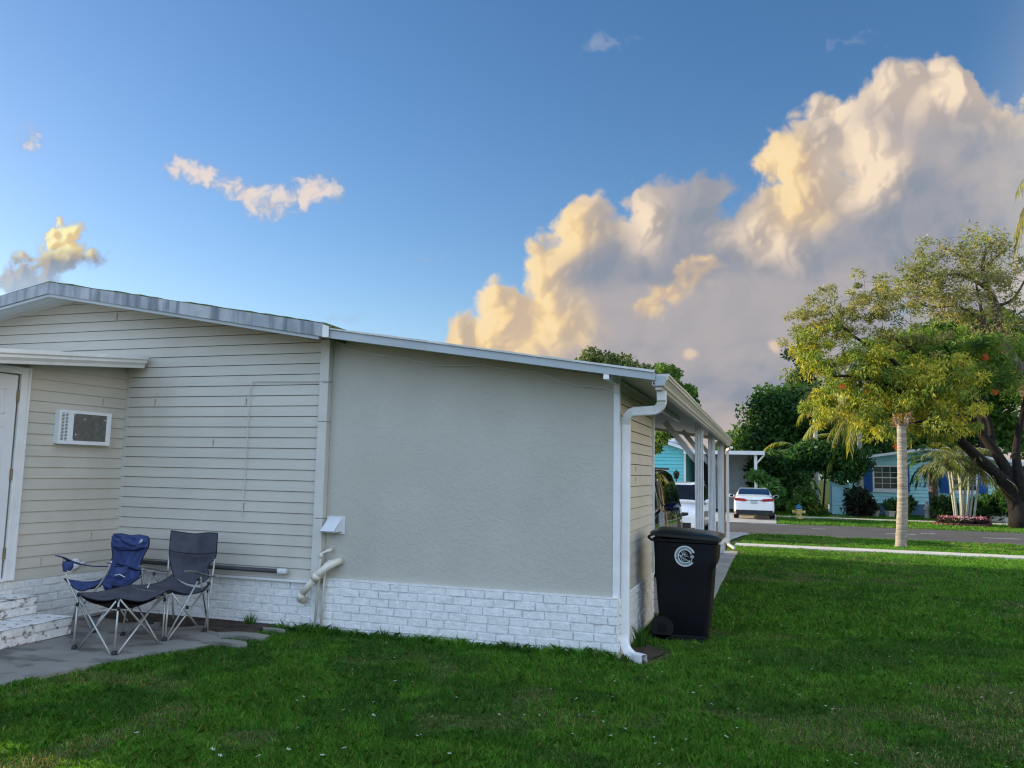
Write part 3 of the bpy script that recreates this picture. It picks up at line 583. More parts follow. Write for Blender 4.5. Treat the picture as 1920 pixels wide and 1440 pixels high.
mb = MB(); mb.grid([[(x, y, top(x) - .13) for x in (-12.9, XR, -4.40)] for y in (Y0 + .03, YW)]); mb.build('gable_soffit', M['soffit'], home)
mb = MB()
for a, b in ((-12.9, XR), (XR, -4.35)):
    vs = [(a, Y0 - .012, top(a) - .012), (b, Y0 - .012, top(b) - .012), (b, Y0 - .012, top(b) - .145), (a, Y0 - .012, top(a) - .145)]
    mb.add(vs + [(x, Y0 + .02, z) for x, _, z in vs], [(3, 2, 1, 0), (0, 1, 5, 4), (2, 3, 7, 6), (1, 2, 6, 5), (3, 0, 4, 7)])
mb.build('gable_fascia', M['fascia'], home)
mb = MB()
for a, b in ((-12.9, XR), (XR, -4.40)): mb.bar((a, Y0 + .03, top(a) - .165), (b, Y0 + .03, top(b) - .165), .05, .03)
mb.build('fascia_strip', M['drip'], home)
mb = MB(); mb.add([(-4.345, Y0 - .02, top(-4.35) - .02), (-4.27, Y0 - .02, RC(-4.27) + .01), (-4.27, Y0 - .02, RC(-4.27) - .10), (-4.345, Y0 - .02, top(-4.35) - .15), (-4.345, Y0 + .05, top(-4.35) - .02), (-4.27, Y0 + .05, RC(-4.27) + .01), (-4.27, Y0 + .05, RC(-4.27) - .1), (-4.345, Y0 + .05, top(-4.35) - .15)], [(3, 2, 1, 0), (0, 1, 5, 4), (2, 3, 7, 6)])
mb.build('fascia_corner', M['white_trim'], home)
# carport roof
xa, xb = -4.32, -.985
mb = MB(); g = 26; xs_ = np.linspace(xa, xb, g)
w2 = [rg.uniform(-.003, .004) for _ in xs_]
mb.grid([[(x, y, RC(x) + (w2[i] if y < 8 else 0)) for i, x in enumerate(xs_)] for y in (7.05, 12, 18.9)])
mb.grid([[(x, 7.05, RC(x) + w2[i]) for i, x in enumerate(xs_)], [(x, 7.05, RC(x) - .018) for x in xs_]])
mb.build('carport_roof', M['roofcoat'], home)
mb = MB(); vs = [(xa, 7.065, RC(xa) - .018), (xb, 7.065, RC(xb) - .018), (xb, 7.065, RC(xb) - .085), (xa, 7.065, RC(xa) - .105)]
mb.add(vs + [(x, 7.11, z) for x, _, z in vs], [(3, 2, 1, 0), (0, 1, 5, 4), (2, 3, 7, 6), (1, 2, 6, 5), (3, 0, 4, 7)])
mb.build('carport_fascia', M['drip'], home)
mb = MB(); k = 12; yp = np.arange(7.11, 18.9, .305)
for i in range(len(yp)):
    y0 = yp[i]; y1 = min(y0 + .30, 18.9)
    mb.add([(xa, y0, RC(xa) - .075), (xb + .03, y0, RC(xb) - .062), (xb + .03, y1, RC(xb) - .062), (xa, y1, RC(xa) - .075)], [(0, 1, 2, 3)])
    mb.add([(xa, y1, RC(xa) - .075), (xb + .03, y1, RC(xb) - .062), (xb + .03, y1 + .005, RC(xb) - .052), (xa, y1 + .005, RC(xa) - .065)], [(0, 1, 2, 3)])
mb.build('carport_soffit', M['soffit'], home)
mb = MB(); mb.bar((-4.35, 18.93, RC(-4.35) - .04), (-.98, 18.93, RC(-.98) - .05), .05, .17); mb.build('rear_fascia', M['beige_metal'], home)
mb = MB(); mb.box((-1.445, 7.07, RC(-1.42) - .135), (-1.395, 12.9, RC(-1.42) - .078)); mb.build('roof_beam', M['white_metal'], home)
# gutter
prof = [(-.985, .0), (-.935, 0), (-.925, .02), (-.912, .03), (-.905, .055), (-.885, .085), (-.872, .095), (-.870, .118), (-.862, .122), (-.862, .142), (-.868, .142), (-.872, .128), (-.95, .03), (-.98, .012)]
GZ = lambda y: 2.432 - .0056 * (y - 7.12)
mb = MB(); ysG = np.linspace(7.12, 18.95, 28)
mb.grid([[(x, y, GZ(y) + z + (.006 * math.sin(y * 2.3) if z > .12 else 0)) for x, z in prof] for y in ysG]); mb.add([(x, 7.12, GZ(7.12) + z) for x, z in prof[:10]] + [(-.985, 7.12, GZ(7.12) + .142)], [tuple(range(10, -1, -1))])
mb.add([(x, 18.95, GZ(18.95) + z) for x, z in prof[:10]] + [(-.985, 18.95, GZ(18.95) + .142)], [tuple(range(11))])
gut = mb.build('gutter', M['beige_metal'], home)
mb = MB(); mb.grid([[(-.985, y, GZ(y) + .145), (-.88, y, GZ(y) + .15 + .01 * math.sin(y * 3.1))] for y in ysG]); mb.build('roof_drip_edge', M['roofcoat'], home)
mb = MB(); mb.box((-.99, 7.09, GZ(7.1) + .03), (-.90, 7.118, GZ(7.1) + .125)); mb.build('gutter_end_cap', M['drip'], home, bevel=.008)
def squaretube(mb, pts, w, d, ribs=()):
    """rectangular downspout swept in the x/z plane"""
    pts = [np.array(p, float) for p in pts]; rows = []
    for i, p in enumerate(pts):
        t = _n(pts[min(i + 1, len(pts) - 1)] - pts[max(i - 1, 0)]); s = np.cross(t, [0, 1, 0])
        if np.linalg.norm(s) < 1e-3: s = np.array([1.0, 0, 0])
        s = _n(s); y = np.cross(s, t); k = 1 - (.07 if i in ribs else 0)
        c = .18
        rows.append([p + s * a * w / 2 * k + y * b * d / 2 * k for a, b in ((-1, -1 + c), (-1 + c, -1), (1 - c, -1), (1, -1 + c), (1, 1 - c), (1 - c, 1), (-1 + c, 1), (-1, 1 - c))])
    mb.grid(rows, closed=True)
def arc(c, r, a0, a1, n, y0, y1=None):
    y1 = y0 if y1 is None else y1
    return [(c[0] + r * math.cos(R(a0 + (a1 - a0) * i / n)), y0 + (y1 - y0) * i / n, c[1] + r * math.sin(R(a0 + (a1 - a0) * i / n))) for i in range(n + 1)]
path = [(-.945, 7.22, 2.435), (-.945, 7.24, 2.36)] + arc((-1.04, 2.36), .095, 0, -80, 14, 7.25, 7.34) + arc((-1.215, 2.155), .115, 97, 180, 14, 7.5, 7.60)[0:] + [(-1.332, 7.61, 1.35), (-1.334, 7.61, 1.0), (-1.335, 7.61, .16)]
mb = MB(); squaretube(mb, path, .082, .06, ribs=set(range(3, 16, 2)) | set(range(18, 31, 2))); dsp = mb.build('downspout', M['white_metal'], home)
mb = MB(); squaretube(mb, [(-1.335, 7.605, .20)] + arc((-1.20, .165), .135, 180, 262, 16, 7.60, 7.48) + [(-1.12, 7.40, .035)], .086, .064, ribs=set(range(2, 17, 2))); mb.build('downspout_elbow', M['white_metal'], dsp)
for z in (2.08, .93): mb = MB(); squaretube(mb, [(-1.3335, 7.61, z), (-1.3335, 7.61, z + .014)], .09, .067); mb.build('downspout_band', M['white_metal'], dsp)
mb = MB(); mb.bar((-.90, 18.98, 2.34), (-1.0, 19.12, 2.28), .07, .05); mb.box((-1.03, 19.10, .15), (-.97, 19.16, 2.3)); mb.bar((-1.0, 19.13, .15), (-.86, 19.05, .07), .07, .05); mb.build('downspout', M['white_metal'], home)
# posts and braces
for i, y in enumerate((12.75, 15.4, 18.1, 18.98)):
    w = .06 if i < 3 else .045; mb = MB()
    ns = 5; xe = np.linspace(-1.09 - w, -1.09 + w, ns * 2 + 1)      # fluted faces
    ring = []
    for j in range(ns * 2 + 1): ring.append((xe[j], y - w + (.010 if j % 2 else 0)))
    for j in range(ns * 2 + 1): ring.append((-1.09 + w - (.010 if j % 2 else 0), y - w + 2 * w * j / (ns * 2)))
    for j in range(ns * 2 + 1): ring.append((xe[::-1][j], y + w))
    for j in range(1, ns * 2): ring.append((-1.09 - w, y + w - 2 * w * j / (ns * 2)))
    mb.grid([[(a, b, z) for a, b in ring] for z in (.04, 2.50 if i < 3 else 2.40)], closed=True)
    p_ = mb.build('post', M['post_wood'] if i == 3 else M['white_metal'], home)
    if i == 3: p_['label'] = 'warm beige end post'; 
    if i < 3:
        m2 = MB(); m2.box((-1.09 - w - .015, y - w - .015, .04), (-1.09 + w + .015, y + w + .015, .052)); m2.box((-1.09 - w - .004, y - w - .006, .05), (-1.09 - w + .025, y - w + .001, .12)); m2.box((-1.09 + w - .025, y - w - .006, .05), (-1.09 + w + .004, y - w + .001, .12)); m2.build('post_base', M['vent'], p_)
        m3 = MB(); m3.bar((-1.11, y + .01, 1.88), (-1.62, y + .01, 2.52), .06, .085, (0, 0, 1)); m3.build('brace', M['white_metal'], home)

# ---- side room: its long wall comes towards the viewer
wd = np.array([.097, .9953]); wn = np.array([.9953, -.097]); wb = np.array([-7.19, 7.49])
def PW(s, o, z): p = wb - s * wd + o * wn; return (p[0], p[1], z)
room = thing('side_room', 'beige sided side room with white door, left of the gable wall', 'room', (-7.2, 6.5, 0))
TE = lambda s: 2.885 - .100 * s
mb = MB(); lap(mb, PW, None, .0, 1.235, .49, lambda s: TE(s) - .02, None)
lap(mb, PW, None, 2.425, 3.4, .49, lambda s: TE(s) - .02, None); mb.build('wall_siding', M['siding'], room)
mb = MB(); mb.add([PW(.0, .001, .3), PW(1.24, .001, .3), PW(1.24, .001, 2.75), PW(.0, .001, 2.86)], [(0, 1, 2, 3)]); mb.add([PW(1.2, -.03, .3), PW(3.2, -.03, .3), PW(3.2, -.03, 2.60), PW(1.2, -.03, 2.8)], [(0, 1, 2, 3)]); mb.build('wall_core', M['siding'], room)
mb = MB()
for s, z in ((.93, .62), (.35, .85), (.33, 2.34)):
    z0 = .49 + math.floor((z - .49) / EXPO_S) * EXPO_S; a = PW(s, .010, z0 + .004); b = PW(s, .010, z0 + EXPO_S - .02); mb.bar(a, b, .004, .006)
mb.build('siding_seam', M['seam'], room)
mb = MB(); mb.bar(PW(-.0, .03, .49), PW(-.0, .03, 2.84), .05, .05, (wd[0], wd[1], 0)); mb.build('inner_corner_trim', M['trim'], room)
blocks('block_skirt', M['brick'], PW, 0.0, 3.2, -.02, .49, 6, .205, room, seed=8)
mb = MB(); mb.add([PW(0, .002, -.05), PW(3.2, .002, -.05), PW(3.2, .002, .49), PW(0, .002, .49)], [(0, 1, 2, 3)]); mb.build('mortar_joint', M['mortar'], room)
def pbox(mb, s0, s1, o0, o1, z0, z1):
    vs = [PW(s, o, z) for z in (z0, z1) for s, o in ((s0, o0), (s1, o0), (s1, o1), (s0, o1))]
    mb.add(vs, [(0, 3, 2, 1), (4, 5, 6, 7), (0, 1, 5, 4), (1, 2, 6, 5), (2, 3, 7, 6), (3, 0, 4, 7)])
mb = MB(); pbox(mb, 1.235, 1.325, .0, .035, .50, 2.635); pbox(mb, 1.325, 2.42, .0, .035, 2.575, 2.635); pbox(mb, 2.33, 2.42, 0, .035, .50, 2.575)
pbox(mb, 1.225, 1.25, .035, .046, .50, 2.645); pbox(mb, 1.25, 2.4, .035, .046, 2.618, 2.645)
mb.build('door_frame', M['white_trim'], room, bevel=.004)
mb = MB(); pbox(mb, 1.345, 2.325, -.02, .012, .53, 2.56)
for s0, s1 in ((1.46, 1.80), (1.90, 2.24)):
    for z0, z1 in ((.70, 1.30), (1.42, 2.05), (2.16, 2.42)):
        pbox(mb, s0, s1, .012, .018, z0, z0 + .018); pbox(mb, s0, s1, .012, .018, z1 - .018, z1); pbox(mb, s0, s0 + .018, .012, .018, z0, z1); pbox(mb, s1 - .018, s1, .012, .018, z0, z1)
        pbox(mb, s0 + .05, s1 - .05, .012, .020, z0 + .05, z1 - .05)
dr = mb.build('door', M['door'], room, bevel=.003)
for z in (2.30, 1.50, .72):
    mb = MB(); pbox(mb, 1.322, 1.352, .010, .022, z, z + .11); mb.tube([PW(1.337, .024, z), PW(1.337, .024, z + .11)], .008, 6); mb.build('hinge', M['brass'], dr)
mb = MB(); pbox(mb, 1.325, 2.33, -.02, .05, .50, .53); mb.build('threshold', M['white_trim'], room)
# eave gutter of the side room
mb = MB(); gp = [(0, 0), (.045, .0), (.055, .03), (.085, .06), (.085, .085), (.105, .10), (.105, .14), (0, .14)]
def GW(s, o, z): p = wb - s * wd + (.26 + o) * wn; return (p[0], p[1], z)
rows = [[GW(s, o, 2.795 - .098 * s + z) for o, z in gp] for s in (.06, 1.0, 2.0, 3.3)]
mb.grid(rows, closed=True); mb.add(rows[0], [tuple(range(8))]); mb.add(rows[-1], [tuple(range(7, -1, -1))]); mb.build('gutter', M['white_metal'], room)
mb = MB(); mb.add([GW(.06, 0, 2.92), GW(3.3, 0, 2.60), PW(3.3, -5, 2.75), PW(.06, -5, 3.05)], [(0, 1, 2, 3)]); mb.add([GW(.06, 0, 2.81), GW(3.3, 0, 2.49), PW(3.3, -.05, 2.50), PW(.06, -.05, 2.82)], [(3, 2, 1, 0)]); mb.build('roof', M['roofcoat'], room)

# window air conditioner
ac = thing('air_conditioner', 'white window air conditioner with dark coil panel on the side room wall', 'air conditioner', PW(.58, 0, 1.88))
mb = MB(); pbox(mb, .265, .905, .0, .075, 1.885, 2.245); mb.build('housing', M['white_plastic'], ac, bevel=.008)
mb = MB(); pbox(mb, .325, .735, 0.074, 0.079, 1.925, 2.215); mb.build('coil_panel', M['dark'], ac)
mb = MB()
for a in ((.265, .905, 0.073, 0.087, 2.215, 2.247), (.265, .905, 0.073, 0.087, 1.883, 1.922), (.265, .322, 0.073, 0.087, 1.92, 2.217), (.735, .80, 0.073, 0.085, 1.92, 2.217), (.88, .907, 0.073, 0.087, 1.92, 2.217)): pbox(mb, *a)
mb.build('front_frame', M['white_plastic'], ac, bevel=.003)
mb = MB(); pbox(mb, .80, .88, 0.074, 0.076, 1.922, 2.217); mb.build('grille_recess', M['hole'], ac)
mb = MB()
for i in range(19): z = 1.93 + i * .0152; pbox(mb, .80, .88, 0.076, 0.082, z, z + .0075)
pbox(mb, .835, .843, 0.076, 0.084, 1.922, 2.217); mb.build('louver', M['white_plastic'], ac)
mb = MB()
for s, z in ((.70, 1.99), (.60, 2.16), (.345, 2.165), (.72, 2.21), (.73, 1.93)): mb.lathe(PW(s, 0.079, z), [(.009, 0), (.009, .004), (.004, .006)], 8, (wn[0], wn[1], 0))
mb.build('screw', M['silver'], ac)

# brick steps
st = thing('entrance_steps', 'two worn white painted brick steps below the side room door', 'steps', (-6.9, 5.5, 0))
def bstep(x0, x1, y0, y1, z0, z1, rows, seed):
    pf = lambda u, o, z: (x1 + o - .016, u, z)
    blocks('brick_face', M['brick_worn'], pf, y0, y1, z0, z1, rows, .195, st, seed=seed)
    pe = lambda u, o, z: (-u, y1 + o - .016, z)
    blocks('brick_face', M['brick_worn'], pe, -x1, -x0, z0, z1, rows, .195, st, seed=seed + 1)
    rg = np.random.default_rng(seed); mb = MB()
    nx, ny = 6, 14; T = [[(x0 + (x1 - x0 + .004) * i / nx, y0 + (y1 - y0 + .004) * j / ny, z1 + rg.uniform(-.004, .004)) for i in range(nx + 1)] for j in range(ny + 1)]
    mb.grid(T); mb.box((x0, y0, z0 - .02), (x1 - .017, y1 - .017, z1 - .006)); return mb
mb = bstep(-7.30, -6.50, 3.9, 6.28, .03, .198, 2, 11); mb.build('lower_step', M['brick_worn'], st)
mb = bstep(-7.30, -6.93, 3.9, 6.26, .20, .372, 2, 15); mb.build('upper_step', M['brick_worn'], st)

# vent hood
vt = thing('dryer_vent', 'grey hooded dryer vent beside the corner trim on the stucco wall', 'vent', (-4.34, 7.5, 1.1))
mb = MB(); mb.box((-4.46, 7.482, 1.005), (-4.245, 7.499, 1.185)); pl_ = mb.build('mounting_plate', M['vent'], vt, bevel=.003)
mb = MB(); a = [(-4.435, 7.482, 1.175), (-4.275, 7.482, 1.175), (-4.275, 7.482, 1.03), (-4.435, 7.482, 1.03), (-4.47, 7.37, 1.035), (-4.31, 7.37, 1.035), (-4.31, 7.39, 1.02), (-4.47, 7.39, 1.02)]
mb.add(a, [(0, 1, 5, 4), (1, 2, 6, 5), (3, 0, 4, 7), (4, 5, 6, 7)]); mb.build('hood', M['vent'], vt)
mb = MB(); mb.box((-4.42, 7.40, 1.022), (-4.30, 7.481, 1.026)); mb.build('flap', M['hole'], vt)
# pipes
dp = thing('drain_pipe', 'thick cream plastic drain pipe slanting down across the wall corner', 'pipe', (-4.45, 7.4, .3))
mb = MB(); mb.tube([(-4.27, 7.49, .735), (-4.30, 7.44, .72), (-4.36, 7.37, .68), (-4.43, 7.34, .62), (-4.48, 7.34, .57)], .038, 12); mb.tube([(-4.47, 7.34, .58), (-4.64, 7.35, .375)], .034, 12)
mb.tube([(-4.625, 7.35, .395), (-4.65, 7.355, .362), (-4.665, 7.38, .335), (-4.66, 7.43, .315)], .041, 12); mb.build('pipe', M['pvc'], dp, smooth=True)
mb = MB(); mb.tube([(-4.452, 7.34, .60), (-4.495, 7.34, .55)], .045, 12); mb.build('coupling', M['pvc'], dp, smooth=True)
for nm, lb, pts in (('water_pipe', 'thin white pipe with top elbow, left of the two beside the corner', [(-4.37, 7.47, .845), (-4.40, 7.41, .83), (-4.455, 7.40, .805), (-4.462, 7.40, .76), (-4.512, 7.42, 0)]), ('water_pipe', 'thin white pipe with lower elbow, right of the two beside the corner', [(-4.335, 7.47, .73), (-4.38, 7.42, .72), (-4.408, 7.41, .70), (-4.412, 7.41, .62), (-4.438, 7.42, 0)])):
    o = thing(nm, lb, 'pipe', (pts[-1][0], pts[-1][1], 0), 'thin water pipes at the wall corner'); mb = MB(); mb.tube(pts, .0125, 8); mb.build('pipe', M['pvc'], o, smooth=True)
    mb = MB(); mb.tube([pts[2], pts[3]], .019, 8); mb.tube([pts[0], pts[1]], .018, 8); mb.build('elbow', M['pvc'], o, smooth=True)
rl = thing('wall_rail', 'dark horizontal rail with grey end cap low on the gable siding', 'rail', (-5.9, 7.4, .6))
mb = MB(); mb.tube([(-6.75, 7.41, .598), (-5.9, 7.41, .594), (-4.96, 7.40, .597)], .032, 10, squash=.7); mb.build('rail', M['rail'], rl, smooth=True)
mb = MB(); mb.box((-4.98, 7.375, .568), (-4.86, 7.44, .625)); mb.build('end_cap', M['vent'], rl, bevel=.02)
mb = MB(); mb.box((-6.86, 7.375, .568), (-6.74, 7.44, .635)); mb.build('end_cap', M['armrest'], rl, bevel=.02)
mb = MB(); mb.lathe(PW(.55, .03, .60), [(.0, 0), (.06, .003), (.065, .02), (.04, .03), (0, .032)], 14, (wn[0], wn[1], 0)); mb.tube([PW(.5, .05, .60), PW(.42, .05, .605)], .012, 6)
tag(mb.build('wall_lamp_box', M['vent'], loc=PW(.55, .03, .6), smooth=True), 'oval grey box with short arm low on the side room wall', 'box')
mb = MB(); mb.tube([(-4.45, 7.40, 2.60), (-4.52, 7.40, 2.592), (-4.59, 7.435, 2.605), (-5.40, 7.44, 2.617), (-5.445, 7.44, 2.60), (-5.465, 7.44, 2.50), (-5.47, 7.44, 1.8), (-5.476, 7.44, 1.135)], .0045, 6)
tag(mb.build('siding_cable', M['trim'], loc=(-5.47, 7.44, 1.8)), 'thin beige cable stapled down the gable siding', 'cable')
mb = MB(); cp = [(640, 652, 7.47), (700, 664, 7.47), (760, 672, 7.47), (815, 685, 7.47), (860, 686, 7.47), (905, 684, 7.47), (960, 694, 7.47), (1010, 698, 7.47), (1050, 714, 7.47), (1085, 724, 7.47), (1135, 728, 7.47), (1158, 737, 7.47)]
mb.tube([at(*c) for c in cp], .005, 6); tag(mb.build('loose_cable', M['vent'], loc=(-3, 7.47, 2.7)), 'thin grey cable sagging along the top of the stucco wall', 'cable')
cm_ = thing('security_camera', 'small white round camera under the gutter end', 'camera', (-1.03, 7.12, 2.43))
mb = MB(); c_ = at(1229, 719, 7.14); mb.lathe(c_, [(0, -.03), (.026, -.03), (.028, .02), (.024, .03), (.018, .03), (.016, .015), (0, .014)], 14, (-.1, -1, -.1)); mb.build('body', M['white_plastic'], cm_, smooth=True)
mb = MB(); mb.lathe(c_ + np.array([-.003, -.017, -.002]), [(0, 0), (.014, 0), (.014, .006), (0, .008)], 12, (-.1, -1, -.1)); mb.build('lens', M['black'], cm_)
mb = MB(); mb.bar(c_ + [0.01, .02, .01], c_ + [.06, .03, .03], .03, .03); mb.build('bracket', M['white_plastic'], cm_)
# ---------------------------------------------------------------- camp chairs
def fabric(rows, name, m, parent, sag=0.0, sub=10, wr=.008, seed=1, thick=.006, fx=1.0):
    """cloth from rows of control points (Catmull-Rom both ways) with sag and wrinkles"""
    C = np.array(rows, float)
    def cr(Pc, n):
        Pc = np.concatenate([[2 * Pc[0] - Pc[1]], Pc, [2 * Pc[-1] - Pc[-2]]]); out = []
        for i in range(1, len(Pc) - 2):
            for t in np.linspace(0, 1, n, endpoint=False):
                a, b, c, d = Pc[i - 1:i + 3]; out.append(.5 * ((2 * b) + (-a + c) * t + (2 * a - 5 * b + 4 * c - d) * t * t + (-a + 3 * b - 3 * c + d) * t ** 3))
        out.append(Pc[-2]); return np.array(out)
    G = cr(C, sub); G = np.swapaxes(cr(np.swapaxes(G, 0, 1), sub), 0, 1)
    rg = np.random.default_rng(seed); h, w = G.shape[:2]
    V, U = np.meshgrid(np.linspace(0, 1, h), np.linspace(0, 1, w), indexing='ij')
    n = np.zeros_like(G); n[1:-1, 1:-1] = np.cross(G[2:, 1:-1] - G[:-2, 1:-1], G[1:-1, 2:] - G[1:-1, :-2]); ln = np.linalg.norm(n, axis=2, keepdims=True); n = n / np.where(ln == 0, 1, ln)
    wv = np.zeros((h, w))
    for k in range(7):
        a, b, p = rg.uniform(-14, 14) * fx, rg.uniform(2, 9), rg.uniform(0, 6.28); wv += np.abs(np.sin(U * a + V * b + p)) ** 2.5 * rg.uniform(.3, 1)
    msk = (np.sin(U * math.pi) * np.sin(V * math.pi)) ** .4
    G = G + n * (wv * wr * msk)[..., None]
    mb = MB(); mb.grid(G); return mb.build(name, m, parent, smooth=True, solid=thick), G
def edge_tube(G, name, parent, sides='tblr', r=.006):
    mb = MB()
    if 't' in sides: mb.tube(list(G[0, ::2]), r, 5)
    if 'b' in sides: mb.tube(list(G[-1, ::2]), r, 5)
    if 'l' in sides: mb.tube(list(G[::2, 0]), r, 5)
    if 'r' in sides: mb.tube(list(G[::2, -1]), r, 5)
    return mb.build(name, M['hem'], parent, smooth=True)
def legs(parent, L, r=.0085):
    for pts in L:
        mb = MB(); mb.tube([at(*p) for p in pts], r, 8); mb.build('frame_tube', M['steel'], parent, smooth=True)
def foot(parent, p, s=.026):
    mb = MB(); mb.lathe((p[0], p[1], .03), [(s, 0), (s * 1.05, .006), (s * .9, .022), (s * .55, .036), (0, .038)], 10); mb.build('foot', M['black'], parent, smooth=True)
def joint(parent, p, h=.035, r=.015):
    mb = MB(); mb.tube([(p[0], p[1], p[2] - h / 2), (p[0], p[1], p[2] + h / 2)], r, 8); mb.build('joint', M['black'], parent, smooth=True)

g_ = thing('camp_chair', 'charcoal folding camp chair with attached leg rest and olive armrests', 'camp chair', (-5.75, 6.6, .03), 'camp chairs on the patio')
yb, yf, yr = 6.97, 6.40, 5.80
rows = [[at(321, 995, 7.03), at(340, 998, 7.05), at(366, 1001, 7.07), at(390, 999, 7.05), at(408, 1000, 7.02)],
        [at(318, 1028, 6.98), at(340, 1031, 7.03), at(366, 1033, 7.06), at(388, 1033, 7.03), at(406, 1032, 6.99)],
        [at(318, 1045, 6.97), at(340, 1050, 7.03), at(364, 1053, 7.06), at(388, 1052, 7.03), at(403, 1047, 6.98)],
        [at(321, 1062, 6.96), at(340, 1070, 7.01), at(362, 1074, 7.04), at(380, 1070, 7.02), at(390, 1062, 6.97)],
        [at(326, 1080, 6.93), at(342, 1090, 6.95), at(360, 1096, 6.96), at(377, 1095, 6.95), at(392, 1083, 6.95)]]
bk, G = fabric(rows, 'backrest', M['grey_fabric'], g_, seed=4, wr=.006); edge_tube(G, 'hem', bk, 'tlr')
mb = MB(); mb.tube([G[12, j] + np.array([0, -.006, 0]) for j in range(0, G.shape[1], 2)], .003, 4); mb.build('seam', M['hem'], bk)
rows = [[at(323, 1078, 6.92), at(342, 1094, 6.93), at(362, 1101, 6.93), at(380, 1102, 6.92), at(394, 1093, 6.93)],
        [at(300, 1092, 6.75), at(322, 1103, 6.76), at(345, 1110, 6.76), at(365, 1113, 6.76), at(381, 1108, 6.78)],
        [at(272, 1097, 6.58), at(296, 1106, 6.58), at(320, 1112, 6.58), at(340, 1117, 6.57), at(352, 1114, 6.60)],
        [at(242, 1097, 6.42), at(262, 1104, 6.42), at(284, 1107, 6.42), at(300, 1108, 6.41), at(317, 1106, 6.41)]]
se, G = fabric(rows, 'seat', M['grey_fabric'], g_, seed=5, wr=.005); edge_tube(G, 'hem', se, 'lr')
rows = [[at(241, 1098, 6.41), at(262, 1106, 6.41), at(284, 1109, 6.41), at(300, 1109, 6.40), at(316, 1107, 6.40)],
        [at(214, 1104, 6.20), at(236, 1112, 6.20), at(258, 1116, 6.20), at(276, 1119, 6.20), at(292, 1119, 6.20)],
        [at(180, 1111, 6.0), at(200, 1118, 6.0), at(222, 1122, 6.0), at(244, 1126, 6.0), at(264, 1128, 6.0)],
        [at(146, 1112, 5.82), at(162, 1120, 5.82), at(182, 1125, 5.81), at(202, 1126, 5.80), at(222, 1122, 5.79)]]
# the front edge dips between the corners; right edge sags
rest, G = fabric(rows, 'leg_rest', M['grey_fabric'], g_, seed=6, wr=.004); edge_tube(G, 'hem', rest, 'blr')
rows = [[at(240, 1103, 6.41), at(262, 1118, 6.41), at(284, 1120, 6.41), at(300, 1120, 6.40), at(312, 1112, 6.40)],
        [at(180, 1118, 6.0), at(200, 1134, 6.0), at(222, 1142, 6.0), at(244, 1142, 6.0), at(262, 1134, 6.0)],
        [at(150, 1117, 5.84), at(166, 1128, 5.84), at(182, 1133, 5.83), at(202, 1132, 5.82), at(220, 1127, 5.81)]]
fabric(rows, 'under_net', M['net'], g_, seed=7, wr=.003, thick=.002)
def armrest(parent, pts, m, w=.055, t=.018):
    rows = []
    pts = [np.array(at(*p)) for p in pts]; n = len(pts)
    for i, p in enumerate(pts):
        k = .72 + .28 * math.sin(math.pi * min(1, (i + .6) / n)); d = _n(pts[min(i + 1, n - 1)] - pts[max(i - 1, 0)]); s = _n(np.cross(d, [0, 0, 1])); u = np.cross(s, d)
        rows.append([p + s * w / 2 * k * math.cos(a) + u * t / 2 * math.sin(a) for a in np.linspace(0, 2 * math.pi, 12, endpoint=False)])
    mb = MB(); mb.grid(rows, closed=True); mb.add(rows[0], [tuple(range(12))]); mb.add(rows[-1], [tuple(range(11, -1, -1))]); return mb.build('armrest', m, parent, smooth=True)
armrest(g_, [(347, 1071, 6.58), (354, 1071, 6.62), (366, 1072, 6.70), (380, 1077, 6.80), (392, 1080, 6.90), (402, 1079, 6.96)], M['armrest'])
armrest(g_, [(262, 1062, 6.58), (270, 1063, 6.62), (282, 1065, 6.70), (296, 1069, 6.80), (308, 1071, 6.90), (317, 1070, 6.96)], M['armrest'])
legs(g_, [[(403, 1048, 6.98), (383, 1188, 6.90)], [(371, 1090, 6.68), (306, 1207, 6.40)], [(322, 1112, 6.42), (381, 1188, 6.89)], [(391, 1096, 6.93), (311, 1204, 6.41)],
          [(317, 1044, 6.97), (313, 1092, 6.95)], [(391, 1100, 6.93), (389, 1186, 6.92)], [(289, 1078, 6.72), (275, 1105, 6.5)], [(291, 1080, 6.74), (300, 1100, 6.9)], [(376, 1083, 6.72), (387, 1155, 7.2)],
          [(310, 1116, 6.41), (304, 1206, 6.39)], [(316, 1117, 6.42), (309, 1206, 6.40)], [(306, 1112, 6.39), (216, 1232, 5.78)], [(225, 1124, 5.80), (300, 1210, 6.37)],
          [(223, 1125, 5.79), (213, 1232, 5.765)], [(149, 1120, 5.82), (209, 1232, 5.765)], [(218, 1127, 5.79), (142, 1222, 5.80)], [(147, 1118, 5.83), (137, 1221, 5.81)],
          [(243, 1102, 6.42), (228, 1196, 6.43)], [(150, 1120, 5.83), (178, 1180, 6.2)], [(240, 1104, 6.42), (300, 1211, 6.38)], [(315, 1110, 6.42), (231, 1197, 6.43)], [(322, 1085, 6.95), (325, 1160, 6.95)]])
for p in ((-5.50, 6.40), (-5.445, 6.90), (-5.478, 5.77), (-5.965, 5.81), (-6.02, 6.43)): foot(g_, p)
for p in ((391, 1094, 6.93), (316, 1110, 6.41), (222, 1125, 5.79), (147, 1115, 5.82), (372, 1086, 6.69), (289, 1076, 6.72), (223, 1141, 5.785), (145, 1133, 5.82), (309, 1124, 6.40), (351, 1139, 6.64), (390, 1108, 6.93)): joint(g_, at(*p), .03, .014)

